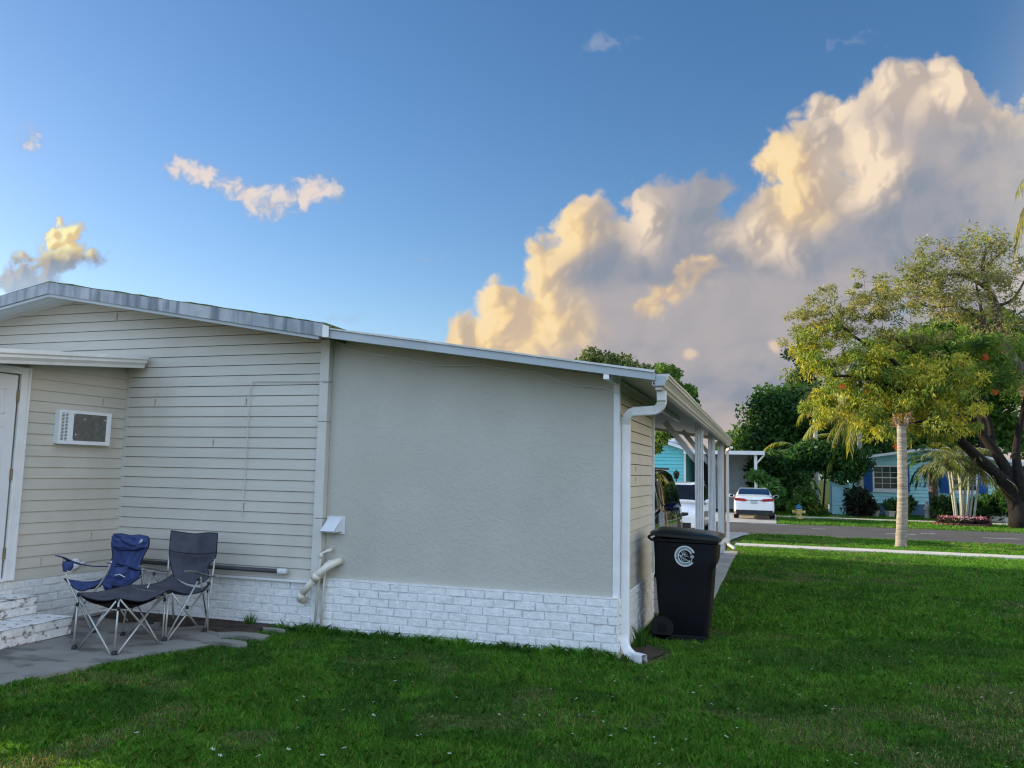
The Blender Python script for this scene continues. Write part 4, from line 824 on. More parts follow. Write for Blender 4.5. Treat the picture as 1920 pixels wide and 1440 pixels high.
b_ = thing('camp_chair', 'blue folding camp chair with cup holder, in the corner beside the steps', 'camp chair', (-6.5, 6.6, .03), 'camp chairs on the patio')
rows = [[at(214, 1001, 7.08), at(229, 1001, 7.10), at(246, 1004, 7.10), at(262, 1003, 7.10), at(277, 1006, 7.06)],
        [at(211, 1014, 7.03), at(228, 1016, 7.06), at(246, 1018, 7.07), at(263, 1016, 7.05), at(280, 1013, 7.02)],
        [at(210, 1026, 7.0), at(228, 1031, 7.04), at(246, 1032, 7.05), at(263, 1031, 7.04), at(278, 1027, 7.0)],
        [at(211, 1044, 6.98), at(226, 1050, 7.03), at(242, 1053, 7.04), at(257, 1050, 7.02), at(270, 1041, 6.98)],
        [at(205, 1062, 6.95), at(220, 1070, 7.0), at(238, 1073, 7.0), at(252, 1070, 6.98), at(263, 1060, 6.96)],
        [at(203, 1080, 6.90), at(218, 1086, 6.92), at(236, 1089, 6.92), at(252, 1088, 6.92), at(264, 1078, 6.92)]]
bk, G = fabric(rows, 'backrest', M['blue_fabric'], b_, seed=14, wr=.012, fx=1.5); edge_tube(G, 'hem', bk, 'tlr')
rows2 = [[p + np.array([0, -.035 if 0 < j < 4 else -.01, 0]) for j, p in enumerate(r)] for r in rows[:3]]
fabric(rows2, 'headrest', M['blue_fabric'], bk, seed=15, wr=.02, fx=2)
# small white peak printed on the headrest
mb = MB(); q = [at(260, 1019, 6.955), at(264, 1011, 6.955), at(268, 1012, 6.955), at(266, 1018, 6.955), at(264, 1014, 6.955), at(263, 1018, 6.955)]
mb.add(q, [(0, 1, 4, 5), (1, 2, 3, 4)]); mb.build('print', M['silver'], bk)
rows = [[at(203, 1078, 6.90), at(220, 1086, 6.92), at(238, 1089, 6.92), at(252, 1088, 6.92), at(266, 1080, 6.92)],
        [at(182, 1089, 6.72), at(200, 1093, 6.74), at(218, 1096, 6.74), at(238, 1098, 6.74), at(252, 1090, 6.74)],
        [at(150, 1091, 6.55), at(172, 1098, 6.56), at(192, 1098, 6.56), at(212, 1104, 6.56), at(232, 1101, 6.56)],
        [at(120, 1085, 6.40), at(134, 1098, 6.40), at(152, 1108, 6.39), at(172, 1102, 6.39), at(190, 1093, 6.39)]]
se, G = fabric(rows, 'seat', M['blue_fabric'], b_, seed=16, wr=.010); edge_tube(G, 'hem', se, 'blr')
rows = [[at(190, 1093, 6.39), at(200, 1094, 6.42), at(209, 1097, 6.44)], [at(196, 1100, 6.44), at(205, 1104, 6.46), at(214, 1106, 6.48)], [at(206, 1106, 6.50), at(214, 1109, 6.52), at(222, 1110, 6.54)]]
fabric(rows, 'front_flap', M['blue_fabric'], se, seed=3, sub=4)
def strap(parent, pts, w, m, name='armrest'):
    pts = [at(*p) for p in pts]; rows = []
    for i, p in enumerate(pts):
        d = _n(pts[min(i + 1, len(pts) - 1)] - pts[max(i - 1, 0)]); s = _n(np.cross(d, [0, 0, 1])); rows.append([p - s * w / 2, p + s * w / 2])
    mb = MB(); mb.grid(rows); return mb.build(name, m, parent, smooth=True, solid=.008)
a1 = strap(b_, [(107, 1042, 6.32), (118, 1045, 6.38), (132, 1052, 6.46), (150, 1058, 6.58), (175, 1062, 6.75), (203, 1062, 6.93)], .07, M['blue_fabric'])
a2 = strap(b_, [(205, 1056, 6.34), (214, 1056, 6.40), (228, 1059, 6.50), (244, 1065, 6.66), (258, 1070, 6.82), (268, 1070, 6.93)], .07, M['blue_fabric'])
mb = MB(); c0 = at(128, 1052, 6.42); mb.grid([[c0 + np.array([.05 * k_ * math.cos(a), .05 * k_ * math.sin(a), z]) for a in np.linspace(0, 6.283, 12, endpoint=False)] for z, k_ in ((0, 1), (-.05, 1), (-.10, .8))], closed=True); mb.build('cup_holder', M['blue_fabric'], a1, smooth=True, solid=.004)
mb = MB(); mb.tube([at(115, 1067, 6.39) + np.array([0, 0, 0]), at(131, 1072, 6.39), at(141, 1064, 6.39)], .004, 5); mb.build('hem', M['silver'], a1)
mb = MB(); c1 = at(226, 1072, 6.45); mb.grid([[c1 + np.array([.055 * k_ * math.cos(a), .055 * k_ * math.sin(a), z]) for a in np.linspace(0, 6.283, 12, endpoint=False)] for z, k_ in ((.05, 1.1), (-.02, 1), (-.06, .8))], closed=True); mb.build('cup_holder', M['blue_fabric'], a2, smooth=True, solid=.004)
mb = MB(); mb.tube([at(215, 1079, 6.39), at(224, 1077, 6.39), at(234, 1082, 6.39)], .005, 5); mb.build('hem', M['silver'], a2)
legs(b_, [[(120, 1048, 6.38), (123, 1070, 6.39), (127, 1088, 6.40), (135, 1104, 6.40), (176, 1190, 6.43)], [(209, 1052, 6.38), (203, 1070, 6.39), (188, 1095, 6.39), (150, 1140, 6.42)],
          [(268, 1062, 6.97), (266, 1100, 6.93)], [(207, 1058, 6.97), (201, 1100, 6.95)], [(190, 1098, 6.4), (204, 1112, 6.5)], [(184, 1098, 6.4), (170, 1118, 6.42)], [(147, 1112, 6.42), (138, 1160, 6.44)], [(195, 1150, 6.5), (180, 1170, 6.45)]], r=.009)
foot(b_, (-6.38, 6.43)); foot(b_, (-6.98, 6.6)); foot(b_, (-6.2, 7.0))
legs(b_, [[(266, 1098, 6.93), (244, 1150, 7.0)], [(200, 1100, 6.95), (240, 1166, 7.0)]])

# ---------------------------------------------------------------- wheeled bin
bn = thing('wheeled_bin', 'tall black wheeled rubbish bin with round white emblem at the house corner', 'bin', (-.92, 8.75, 0))
def rrect(x0, x1, y0, y1, r, n=5):
    out = []
    for cx, cy, a0 in ((x1 - r, y0 + r, -90), (x1 - r, y1 - r, 0), (x0 + r, y1 - r, 90), (x0 + r, y0 + r, 180)):
        for i in range(n + 1): a = R(a0 + 90 * i / n); out.append((cx + r * math.cos(a), cy + r * math.sin(a)))
    return out
prof = [(.03, -1.145, -.69, 8.50, 9.06, .05), (.06, -1.155, -.68, 8.485, 9.07, .06), (.40, -1.185, -.645, 8.465, 9.09, .06), (.72, -1.205, -.622, 8.45, 9.10, .06), (.755, -1.21, -.60, 8.447, 9.10, .06),
        (.80, -1.212, -.585, 8.445, 9.105, .06), (.90, -1.215, -.575, 8.443, 9.105, .06), (.985, -1.22, -.57, 8.44, 9.11, .06), (1.0, -1.235, -.555, 8.425, 9.12, .07), (1.025, -1.235, -.555, 8.425, 9.12, .07)]
rows = [[(x, y, z) for x, y in rrect(a, b, c, d, r)] for z, a, b, c, d, r in prof]
mb = MB(); mb.grid(rows, closed=True); mb.add(rows[0], [tuple(range(len(rows[0]) - 1, -1, -1))]); body = mb.build('body', M['bin'], bn, smooth=True)
body.modifiers.new('e', 'EDGE_SPLIT').split_angle = R(35)
lidp = [(0, -1.255, -.53, 8.405, 9.14, .08), (.03, -1.255, -.53, 8.405, 9.14, .08), (.045, -1.24, -.55, 8.42, 9.12, .08), (.06, -1.20, -.60, 8.47, 9.08, .09), (.068, -1.1, -.70, 8.6, 8.95, .12)]
rows = [[(x, y, 1.02 + z + (.035 * (-.53 - x) / .7)) for x, y in rrect(a, b, c, d, r)] for z, a, b, c, d, r in lidp]
mb = MB(); mb.grid(rows, closed=True); mb.add(rows[-1], [tuple(range(len(rows[-1])))]); ld = mb.build('lid', M['lid'], bn, smooth=True); ld.modifiers.new('e', 'EDGE_SPLIT').split_angle = R(40)
mb = MB(); mb.bar((-1.1, 8.398, 1.062), (-.78, 8.398, 1.046), .006, .012); mb.bar((-.74, 8.398, 1.045), (-.60, 8.398, 1.038), .006, .016); mb.build('lid_rib', M['lid'], ld)
mb = MB(); mb.bar((-.55, 8.5, 1.005), (-.515, 9.05, 1.005), .03, .035); mb.build('lid_grip', M['white_metal'], ld)
mb = MB(); mb.tube([(-1.235, 8.49, 1.0), (-1.275, 8.50, 1.03), (-1.28, 8.6, 1.035), (-1.28, 9.0, 1.035), (-1.275, 9.06, 1.03), (-1.235, 9.07, 1.0)], .013, 8); mb.build('handle', M['bin'], bn, smooth=True)
for y in (8.50, 9.02):
    mb = MB(); mb.lathe((-1.13, y, .12), [(.05, -.03), (.112, -.03), (.118, -.02), (.118, .02), (.112, .03), (.05, .03)], 22, (0, 1, 0)); w = mb.build('wheel', M['tyre'], bn, smooth=False)
    mb = MB(); mb.lathe((-1.13, y, .12), [(0, -.034), (.05, -.034), (.05, .034), (0, .034)], 14, (0, 1, 0)); mb.build('hub', M['bin'], w)
mb = MB(); mb.box((-1.23, 8.47, .0), (-.70, 9.08, .06)); mb.build('base', M['bin'], bn, bevel=.01)
# round emblem on the side: C-shaped double ring, sun rays, sloping field, palm
def bz(z): return 8.445 + (.72 - z) * .045 - .0035 if z < .75 else 8.4425 - .0035
ex, ez = -.893, .858
def epoly(mb, pts): mb.add([(ex + x, bz(ez + z) - .001, ez + z) for x, z in pts], [tuple(range(len(pts)))])
def ering(mb, r0, r1, a0, a1, n=48):
    for i in range(n):
        p, q = [R(a0 + (a1 - a0) * (i + k) / n) for k in (0, 1)]
        epoly(mb, [(r0 * math.cos(p), r0 * math.sin(p)), (r1 * math.cos(p), r1 * math.sin(p)), (r1 * math.cos(q), r1 * math.sin(q)), (r0 * math.cos(q), r0 * math.sin(q))])
mb = MB(); ering(mb, .092, .105, 22, 322); ering(mb, .062, .072, 18, 322)
rgl = random.Random(5)
for i in range(36):                                        # small lettering between the rings, as blurred strokes
    a = 28 + i * 8.1
    if 186 < a < 200: continue
    for k in range(2):
        aa = R(a + k * 3.2); r0, r1 = (.076, .088) if rgl.random() < .7 else (.081, .088)
        t = .0012 / .08
        epoly(mb, [(r0 * math.cos(aa - t), r0 * math.sin(aa - t)), (r1 * math.cos(aa - t), r1 * math.sin(aa - t)), (r1 * math.cos(aa + t), r1 * math.sin(aa + t)), (r0 * math.cos(aa + t), r0 * math.sin(aa + t))])
def stroke(mb, x0, z0, x1, z1, w0, w1):
    d = math.atan2(z1 - z0, x1 - x0) + math.pi / 2; c, s = math.cos(d), math.sin(d)
    epoly(mb, [(x0 - c * w0 / 2, z0 - s * w0 / 2), (x1 - c * w1 / 2, z1 - s * w1 / 2), (x1 + c * w1 / 2, z1 + s * w1 / 2), (x0 + c * w0 / 2, z0 + s * w0 / 2)])
for l in ((-.018, .040, .0, .045, .006, .002), (-.016, .028, .016, .034, .007, .002), (-.014, .015, .030, .014, .007, .002), (-.012, .004, .040, -.006, .006, .002),
          (-.062, .008, -.02, .008, .004, .004), (-.035, .048, -.022, .012, .005, .006), (-.062, .008, .038, -.048, .005, .004), (-.05, .004, -.024, -.056, .004, .004), (-.045, .0, -.02, .012, .006, .004)): stroke(mb, *l)
for a in range(0, 360, 36): stroke(mb, .072, -.004, .072 + .024 * math.cos(R(a + 8)), -.004 + .020 * math.sin(R(a + 8)), .009, .002)
stroke(mb, .071, -.010, .066, -.062, .006, .004); mb.build('emblem', M['emblem'], body)
mb = MB(); ering(mb, .073, .091, 24, 320); epoly(mb, [(-.028, -.012), (.030, -.045), (.0, -.055), (-.02, -.053)])
for v_i, v in enumerate(mb.v): mb.v[v_i] = (v[0], v[1] + .0008, v[2])
mb.build('emblem_ground', M['emblem_teal'], body)

bn.location.x += .018; bn.location.y += .06
# ---------------------------------------------------------------- cars
def crs(P, n):
    P = np.array(P, float); P = np.concatenate([[2 * P[0] - P[1]], P, [2 * P[-1] - P[-2]]]); out = []
    for i in range(1, len(P) - 2):
        for t in np.linspace(0, 1, n, endpoint=False):
            a, b, c, d = P[i - 1:i + 3]; v = .5 * ((2 * b) + (-a + c) * t + (2 * a - 5 * b + 4 * c - d) * t * t + (-a + 3 * b - 3 * c + d) * t ** 3); out.append(v)
    out.append(P[-2]); return np.array(out)
class Shell:
    """car shell from stations: x, half width, underside z, belt z, half width at the roof edge, top z. front is +x"""
    def __init__(s, st, n=8, m=6):
        rings = []
        for x, w, zb, belt, wt, zt in st:
            h = belt - zb
            rings.append([(x, 0, zb), (x, w * .8, zb), (x, w * .97, zb + .10 * h), (x, w, zb + .45 * h), (x, w * .985, zb + .85 * h), (x, w * .955, belt), (x, wt, zt - .035), (x, wt * .6, zt - .005), (x, 0, zt)])
        Rg = np.array(rings); G = np.swapaxes(np.array([crs(Rg[:, j], n) for j in range(Rg.shape[1])]), 0, 1)
        G = np.array([crs(r, m) for r in G]); s.G = G; s.n = n; s.m = m
    def P(s, a, b, off=0.0, sgn=1):
        G = s.G; A = min(a * s.n, G.shape[0] - 1.001); B = min(b * s.m, G.shape[1] - 1.001); i, j = int(A), int(B); u, v = A - i, B - j
        p = (G[i, j] * (1 - u) + G[i + 1, j] * u) * (1 - v) + (G[i, j + 1] * (1 - u) + G[i + 1, j + 1] * u) * v
        e1 = G[i + 1, j] - G[i, j]; e2 = G[i, j + 1] - G[i, j]; nn = np.cross(e1, e2); l = np.linalg.norm(nn)
        if l > 1e-9: p = p - nn / l * off
        return np.array([p[0], p[1] * sgn, p[2]])
    def shell(s):
        mb = MB(); mb.grid(s.G[:, :, :]); H = s.G.copy(); H[:, :, 1] *= -1; mb.grid(H[:, ::-1])
        for e in (0, -1):
            r = list(s.G[e]); l = [np.array([p[0], -p[1], p[2]]) for p in s.G[e][::-1]][1:-1]; f = r + l; mb.add(f, [tuple(range(len(f)))] if e == -1 else [tuple(range(len(f) - 1, -1, -1))])
        return mb
    def patch(s, a0, a1, b0, b1, off=.006, sides=(1, -1), na=10, nb=8, shape=None):
        mb = MB()
        for sg in sides:
            rows = [[s.P(a0 + (a1 - a0) * i / na, (b0 if shape is None else shape(i / na)[0]) + ((b1 if shape is None else shape(i / na)[1]) - (b0 if shape is None else shape(i / na)[0])) * j / nb, off, sg) for j in range(nb + 1)] for i in range(na + 1)]
            if sg < 0: rows = [r[::-1] for r in rows]
            mb.grid(rows)
        return mb
def wheels(root, xs, w, r=.34):
    for x in xs:
        for sg in (1, -1):
            mb = MB(); mb.lathe((x, sg * (w - .12), r), [(r - .1, -.11), (r - .02, -.115), (r, -.09), (r, .09), (r - .02, .115), (r - .1, .11)], 28, (0, sg, 0)); wh = mb.build('wheel', M['tyre'], root)
            mb = MB(); mb.lathe((x, sg * (w - .12), r), [(0, .06), (.05, .07), (.06, .05), (r - .12, .08), (r - .09, .112), (r - .09, -.1), (0, -.1)], 28, (0, sg, 0)); mb.build('rim', M['rim'], wh)
def car(kind, name, label, paint, loc, rz, group=None):
    root = thing(name, label, 'car', (0, 0, 0), group)
    if kind == 'sedan':
        st = [(-2.45, .70, .42, .74, .62, .80), (-2.42, .84, .34, .86, .74, .93), (-2.36, .885, .28, .92, .76, 1.045), (-2.15, .91, .25, .95, .76, 1.085), (-1.72, .92, .22, .97, .74, 1.10), (-1.32, .92, .20, .985, .73, 1.25),
              (-.90, .92, .18, .98, .68, 1.385), (-.35, .92, .18, .97, .66, 1.435), (.25, .92, .18, .965, .66, 1.42), (.65, .92, .18, .96, .68, 1.33), (1.25, .92, .18, .94, .74, 1.03), (1.9, .90, .2, .86, .72, .93), (2.3, .84, .24, .74, .62, .78), (2.42, .6, .32, .62, .4, .66)]
        S = Shell(st); rear = (4.2, 6.05)
    elif kind == 'suv_front':
        st = [(-2.3, .80, .42, .95, .68, 1.05), (-2.25, .90, .35, 1.05, .72, 1.45), (-2.05, .93, .30, 1.08, .70, 1.66), (-1.2, .945, .25, 1.07, .68, 1.71), (-.2, .945, .25, 1.06, .67, 1.70), (.35, .945, .25, 1.05, .68, 1.60), (1.0, .94, .25, 1.04, .80, 1.14),
              (1.7, .93, .28, 1.0, .80, 1.06), (2.15, .90, .32, .92, .78, .97), (2.32, .86, .34, .80, .74, .84), (2.38, .72, .38, .68, .6, .7)]
        S = Shell(st)
    else:
        st = [(-2.35, .82, .42, .98, .7, 1.1), (-2.3, .92, .35, 1.06, .74, 1.5), (-2.1, .95, .30, 1.09, .72, 1.70), (-1.2, .965, .25, 1.08, .70, 1.755), (-.2, .965, .25, 1.07, .69, 1.745), (.40, .965, .25, 1.06, .70, 1.62), (1.05, .96, .25, 1.05, .82, 1.16),
              (1.75, .95, .28, 1.02, .82, 1.08), (2.2, .92, .32, .94, .80, .99), (2.36, .88, .34, .82, .76, .86), (2.42, .74, .38, .70, .62, .72)]
        S = Shell(st)
    body = S.shell().build('body', paint, root, smooth=True); body.modifiers.new('e', 'EDGE_SPLIT').split_angle = R(50)
    wheels(root, (-1.4, 1.42), .93 if kind == 'sedan' else .965, .335 if kind == 'sedan' else .37)
    # wheel arches
    ax = (-1.4, 1.42); wr = .335 if kind == 'sedan' else .37; wv = .93 if kind == 'sedan' else .965
    mb = MB()
    for x in ax:
        for sg in (1, -1):
            prf = [(x + (wr + .05) * math.cos(a), sg * (wv + .003), max(.2, wr + (wr + .05) * math.sin(a))) for a in np.linspace(0, math.pi, 17)]; prf += [(x - (wr + .05), sg * (wv + .003), .22), (x + wr + .05, sg * (wv + .003), .22)]
            prf2 = [(a_, sg * (wv - .25), c_) for a_, b_, c_ in prf]
            mb.add(prf, [tuple(range(len(prf)))]); mb.grid([prf, prf2], closed=True)
    mb.build('wheel_arch', M['black'], root)
    gl = M['glass']
    if kind == 'sedan':
        S.patch(4.25, 6.0, 6.15, 8, .008, shape=lambda t: (6.12, 8.0)).build('rear_window', M['glass_blue'], root, smooth=True)
        S.patch(8.35, 10.05, 6.15, 8, .008).build('windscreen', gl, root, smooth=True)
        [S.patch(a_, b_, 5.2, 5.95, .006, (sg,)).build('side_window', gl, root, smooth=True) for a_, b_ in ((5.3, 6.9), (7.0, 9.0)) for sg in (1, -1)]
        for sg in (1, -1): mb = S.patch(.85, 2.9, 4.6, 5.5, .010, (sg,), shape=lambda t: (4.62, 5.32 - .25 * t)); mb.build('tail_light', M['redlens'], root, smooth=True)
        mb = MB()
        for sg in (1, -1): mb.bar((-2.475, sg * .40, .885), (-2.41, sg * .86, .915), .05, .125); mb.bar((-2.478, sg * .30, .878), (-2.475, sg * .45, .885), .04, .06)
        mb.build('tail_light', M['redlens'], root, bevel=.008)
        mb = MB(); mb.box((-2.47, -.40, .875), (-2.42, .40, .893)); mb.build('trunk_strip', M['black'], root)
        mb = MB(); mb.box((-2.475, -.15, .72), (-2.44, .15, .86)); mb.build('licence_plate', M['plate'], root, bevel=.006)
        mb = MB(); mb.lathe((-2.405, 0, .955), [(0, .018), (.05, .016), (.055, 0), (0, 0)], 16, (-1, 0, .25)); mb.build('badge', M['chrome'], root)
        mb = MB(); mb.grid([[(-2.47 + .05 * abs(y) ** 2, y, z) for y in np.linspace(-.80, .80, 9)] for z in (.43, .34, .22)]); mb.box((-2.42, -.80, .2), (-2.0, .80, .3))
        for sg in (1, -1): mb.add([(-2.44, sg * .80, .22), (-2.44, sg * .80, .43), (-2.30, sg * .905, .42), (-2.30, sg * .905, .22)], [(0, 1, 2, 3)])
        mb.build('rear_diffuser', M['black'], root)
        mb = MB(); mb.tube([(-2.36, -.75, 1.075), (-2.40, 0, 1.088), (-2.36, .75, 1.075)], .014, 6); mb.build('spoiler_lip', paint, root)
        mx, mz = .72, 1.0; my = .94
    else:
        S.patch(5.3, 6.0 - .02, 6.2, 8, .008).build('windscreen', gl, root, smooth=True) if False else None
        S.patch(4.95, 5.95, 6.12, 8, .010).build('windscreen', gl, root, smooth=True)
        S.patch(1.1, 1.9, 6.2, 8, .008).build('rear_window', gl, root, smooth=True)
        for a in ((1.9, 2.75), (2.85, 3.7), (3.78, 5.35)): [S.patch(a[0], a[1], 5.15, 5.92, .008, (sg,), shape=lambda t, a=a: (5.12, 5.92 if a[0] < 3.7 else 5.92 - .35 * max(0, t - .45))).build('side_window', gl, root, smooth=True) for sg in (1, -1)]
        for sg in (1, -1):
            S.patch(8.05, 9.1, 4.35, 5.1, .012, (sg,)).build('headlight', M['clearlens'], root, smooth=True)
            mb = MB(); mb.bar((-1.9, sg * .70, st[3][5] + .01), (.2, sg * .70, st[3][5] + .005), .035, .035); mb.build('roof_rail', M['chrome'] if paint is not M['blackpaint'] else M['black'], root, bevel=.008)
        mb = MB(); mb.grid([[(2.40 - .10 * y * y, y, z) for y in np.linspace(-.62, .62, 9)] for z in (.80, .70, .60)]); mb.grid([[(2.43 - .1 * y * y, y, z) for y in np.linspace(-.70, .70, 9)] for z in (.50, .42, .34)]); mb.build('grille', M['black'], root)
        mb = MB(); mb.grid([[(2.425 - .1 * y * y, y, z) for y in np.linspace(-.62, .62, 9)] for z in (.81, .785)]); mb.build('grille_bar', M['chrome'], root)
        mb = MB(); mb.box((2.40, -.16, .45), (2.45, .16, .58)); mb.build('licence_plate', M['plate'], root)
        mb = MB()
        for sg in (1, -1):
            for x in (.55, -.42, -1.25): mb.bar((x, sg * .972, .35), (x + .02, sg * .955, 1.05), .006, .006, (1, 0, 0))
        mb.build('door_gap', M['hole'], root)
        mb = MB()
        for sg in (1, -1):
            for x in (-.15, -1.05): mb.bar((x, sg * .985, .93), (x + .2, sg * .985, .93), .02, .03)
        mb.build('door_handle', M['chrome'] if paint is M['blackpaint'] else paint, root)
        mx, mz = .72, 1.10; my = .97
    for sg in (1, -1):
        mb = MB(); rows = []
        for k, (o, s_) in enumerate(((.0, .3), (.06, .8), (.14, 1), (.22, .95), (.26, .5))):
            rows.append([(mx + .07 * s_ * math.cos(a) + .02, sg * (my + o - .02), mz + .085 * s_ * math.sin(a)) for a in np.linspace(0, 6.283, 12, endpoint=False)])
        mb.grid(rows, closed=True); mb.add(rows[-1], [tuple(range(12))]); mr = mb.build('mirror', M['bluemirror'] if paint is M['blackpaint'] else paint, root, smooth=True)
        mb = MB(); mb.add([(mx - .052, sg * (my + o), mz + z) for o, z in ((.04, -.06), (.20, -.06), (.22, .06), (.04, .06))], [(0, 1, 2, 3)]); mb.build('mirror_glass', gl, mr)
    root.location = loc; root.rotation_euler = (0, 0, rz)
    return root
def fw(p, q): return math.atan2(q[1] - p[1], q[0] - p[0])
car('sedan', 'parked_sedan', 'white sedan seen from behind, parked across the road', M['whitepaint'], (-.93, 41.4, -.27), R(91.5))
car('suv_front', 'parked_suv', 'white sport utility car facing the viewer at the end of the driveway', M['whitepaint'], (-3.05, 27.4, -.24), R(-91))
car('suv', 'parked_suv', 'black sport utility car under the carport behind the bin', M['blackpaint'], (-2.74, 14.75, .04), R(-90))
# ---------------------------------------------------------------- vegetation tools
def rand_unit(n, rg): v = rg.normal(size=(n, 3)); return v / np.linalg.norm(v, axis=1, keepdims=True)
def leaf_quads(C, D, L, W, rg):
    """C centres, D directions, L, W sizes -> diamond leaves"""
    n = len(C); r = rand_unit(n, rg); s = np.cross(D, r); s /= np.linalg.norm(s, axis=1, keepdims=True) + 1e-9
    L = np.broadcast_to(L, n)[:, None]; W = np.broadcast_to(W, n)[:, None]; nn = np.cross(s, D)
    a = C - D * L * .5; b = C + s * W * .5 + nn * L * .06; c = C + D * L * .5; d = C - s * W * .5 + nn * L * .06
    V = np.stack([a, b, c, d], 1).reshape(-1, 3); Fq = np.arange(4 * n).reshape(n, 4); return V, Fq
def leaves(name, parent, centres, radii, per, L, W, cols, rg, droop=0.0, flat=.8, m=None, shell=.45, cmix=None, jitter=.25):
    """leaf clumps: per leaves in each ball, colours picked per clump then per leaf"""
    n = len(centres); cen = np.repeat(centres, per, 0); rad = np.repeat(radii, per)[:, None]
    u = rand_unit(n * per, rg); rr = rg.uniform(shell, 1, (n * per, 1)) ** .6
    off = u * rr * rad; off[:, 2] *= flat; C = cen + off; D = rand_unit(n * per, rg) * .7 + u * .6; D[:, 2] -= droop; D /= np.linalg.norm(D, axis=1, keepdims=True)
    LL = L * rg.uniform(.6, 1.4, n * per); WW = W * rg.uniform(.6, 1.3, n * per); V, Fq = leaf_quads(C, D, LL, WW, rg)
    cols = np.array(cols, float); k = rg.integers(0, len(cols), n) if cmix is None else cmix
    base = np.repeat(cols[k], per, 0); alt = cols[rg.integers(0, len(cols), n * per)]; t = rg.uniform(0, 1, (n * per, 1)); base = np.where(t < .25, alt, base)
    base = base * rg.uniform(1 - jitter, 1 + jitter, (n * per, 1)); Cc = np.repeat(base, 4, 0)
    return fastmesh(name, V, Fq, np.clip(Cc, 0, 1), m or M['leaf'], parent)
def skeleton(paths):
    sk = []
    for pts, r0, r1 in paths:
        pts = crs(pts, 5) if len(pts) > 2 else np.array(pts, float); n = len(pts)
        sk.append([(p, r0 + (r1 - r0) * i / (n - 1)) for i, p in enumerate(pts)])
    return sk
def grow(sk, targets, rg, sag=.12, rmin=.012, rk=.011):
    """twigs from the nearest limb node to every clump"""
    nodes_ = [(p, r) for path in sk for p, r in path[1:]]; P = np.array([p for p, r in nodes_]); Rr = [r for p, r in nodes_]
    tg = np.array(targets); dd = np.array([np.min(np.linalg.norm(P - t, axis=1)) for t in tg]); out = []
    for i in np.argsort(dd):
        t = tg[i]; d = np.linalg.norm(P - t, axis=1) + np.maximum(0, P[:, 2] - t[2]) * .8; j = int(np.argmin(d)); q = P[j]; r = min(Rr[j] * .65, rmin + rk * d[j] * 1.6)
        mid = (q + t) / 2 + rg.normal(size=3) * .08 * d[j] + np.array([0, 0, sag * d[j] * .5]); pts = crs([q, mid, t], 3); n = len(pts)
        rs = [r + (rmin * .5 - r) * k / (n - 1) for k in range(n)]; out.append((pts, rs)); P = np.concatenate([P, pts[2:]]); Rr += rs[2:]
    return out
def woodmesh(name, m, parent, sk, tw, n1=10, n2=4, twname=None, twm=None):
    mb = MB()
    for path in sk: mb.tube([p for p, r in path], [r for p, r in path], n1)
    o = mb.build(name, m, parent, smooth=True)
    if tw:
        mb = MB()
        for pts, rs in tw: mb.tube(list(pts), rs, n2, cap=False)
        mb.build(twname or 'limbs', twm or m, parent, smooth=True)
    return o
def ellipsoid_pts(c, r, n, rg, fill=.35):
    u = rand_unit(n, rg); rr = rg.uniform(fill, 1, (n, 1)) ** .5; return np.array(c) + u * rr * np.array(r)
def frond(mb_pts, base, d0, length, droop, nl, ll, lw, rg, cols, hang=.6, rach=None):
    """palm frond: curved midrib with hanging leaflets; returns leaf quads"""
    d = np.array(d0, float); d /= np.linalg.norm(d); p = np.array(base, float); step = length / 12; pts = [p.copy()]
    for i in range(12): d[2] -= droop * step; d /= np.linalg.norm(d); p = p + d * step; pts.append(p.copy())
    pts = np.array(pts); rach.append(pts)
    for k in range(nl):
        t = .12 + .88 * k / (nl - 1); x = t * 12; i = min(int(x), 11); q = pts[i] + (pts[i + 1] - pts[i]) * (x - i); dd = _n(pts[i + 1] - pts[i]); s = _n(np.cross(dd, [0, 0, 1.001]))
        for sg in (1, -1):
            ld = _n(dd * .6 + s * sg * (1.0 - .3 * t) + np.array([0, 0, -hang]) + rg.normal(size=3) * .12); l = ll * (1 - .55 * abs(t - .4)) * rg.uniform(.8, 1.15)
            mid = q + ld * l * .5; tip = mid + _n(ld + np.array([0, 0, -hang * 1.1])) * l * .5; w = np.cross(ld, dd); w = _n(w) * lw
            mb_pts.append(((q - w * .3, q + w * .3, mid + w, mid - w), (mid - w, mid + w, tip, tip), cols[rg.integers(0, len(cols))] * rg.uniform(.75, 1.25)))
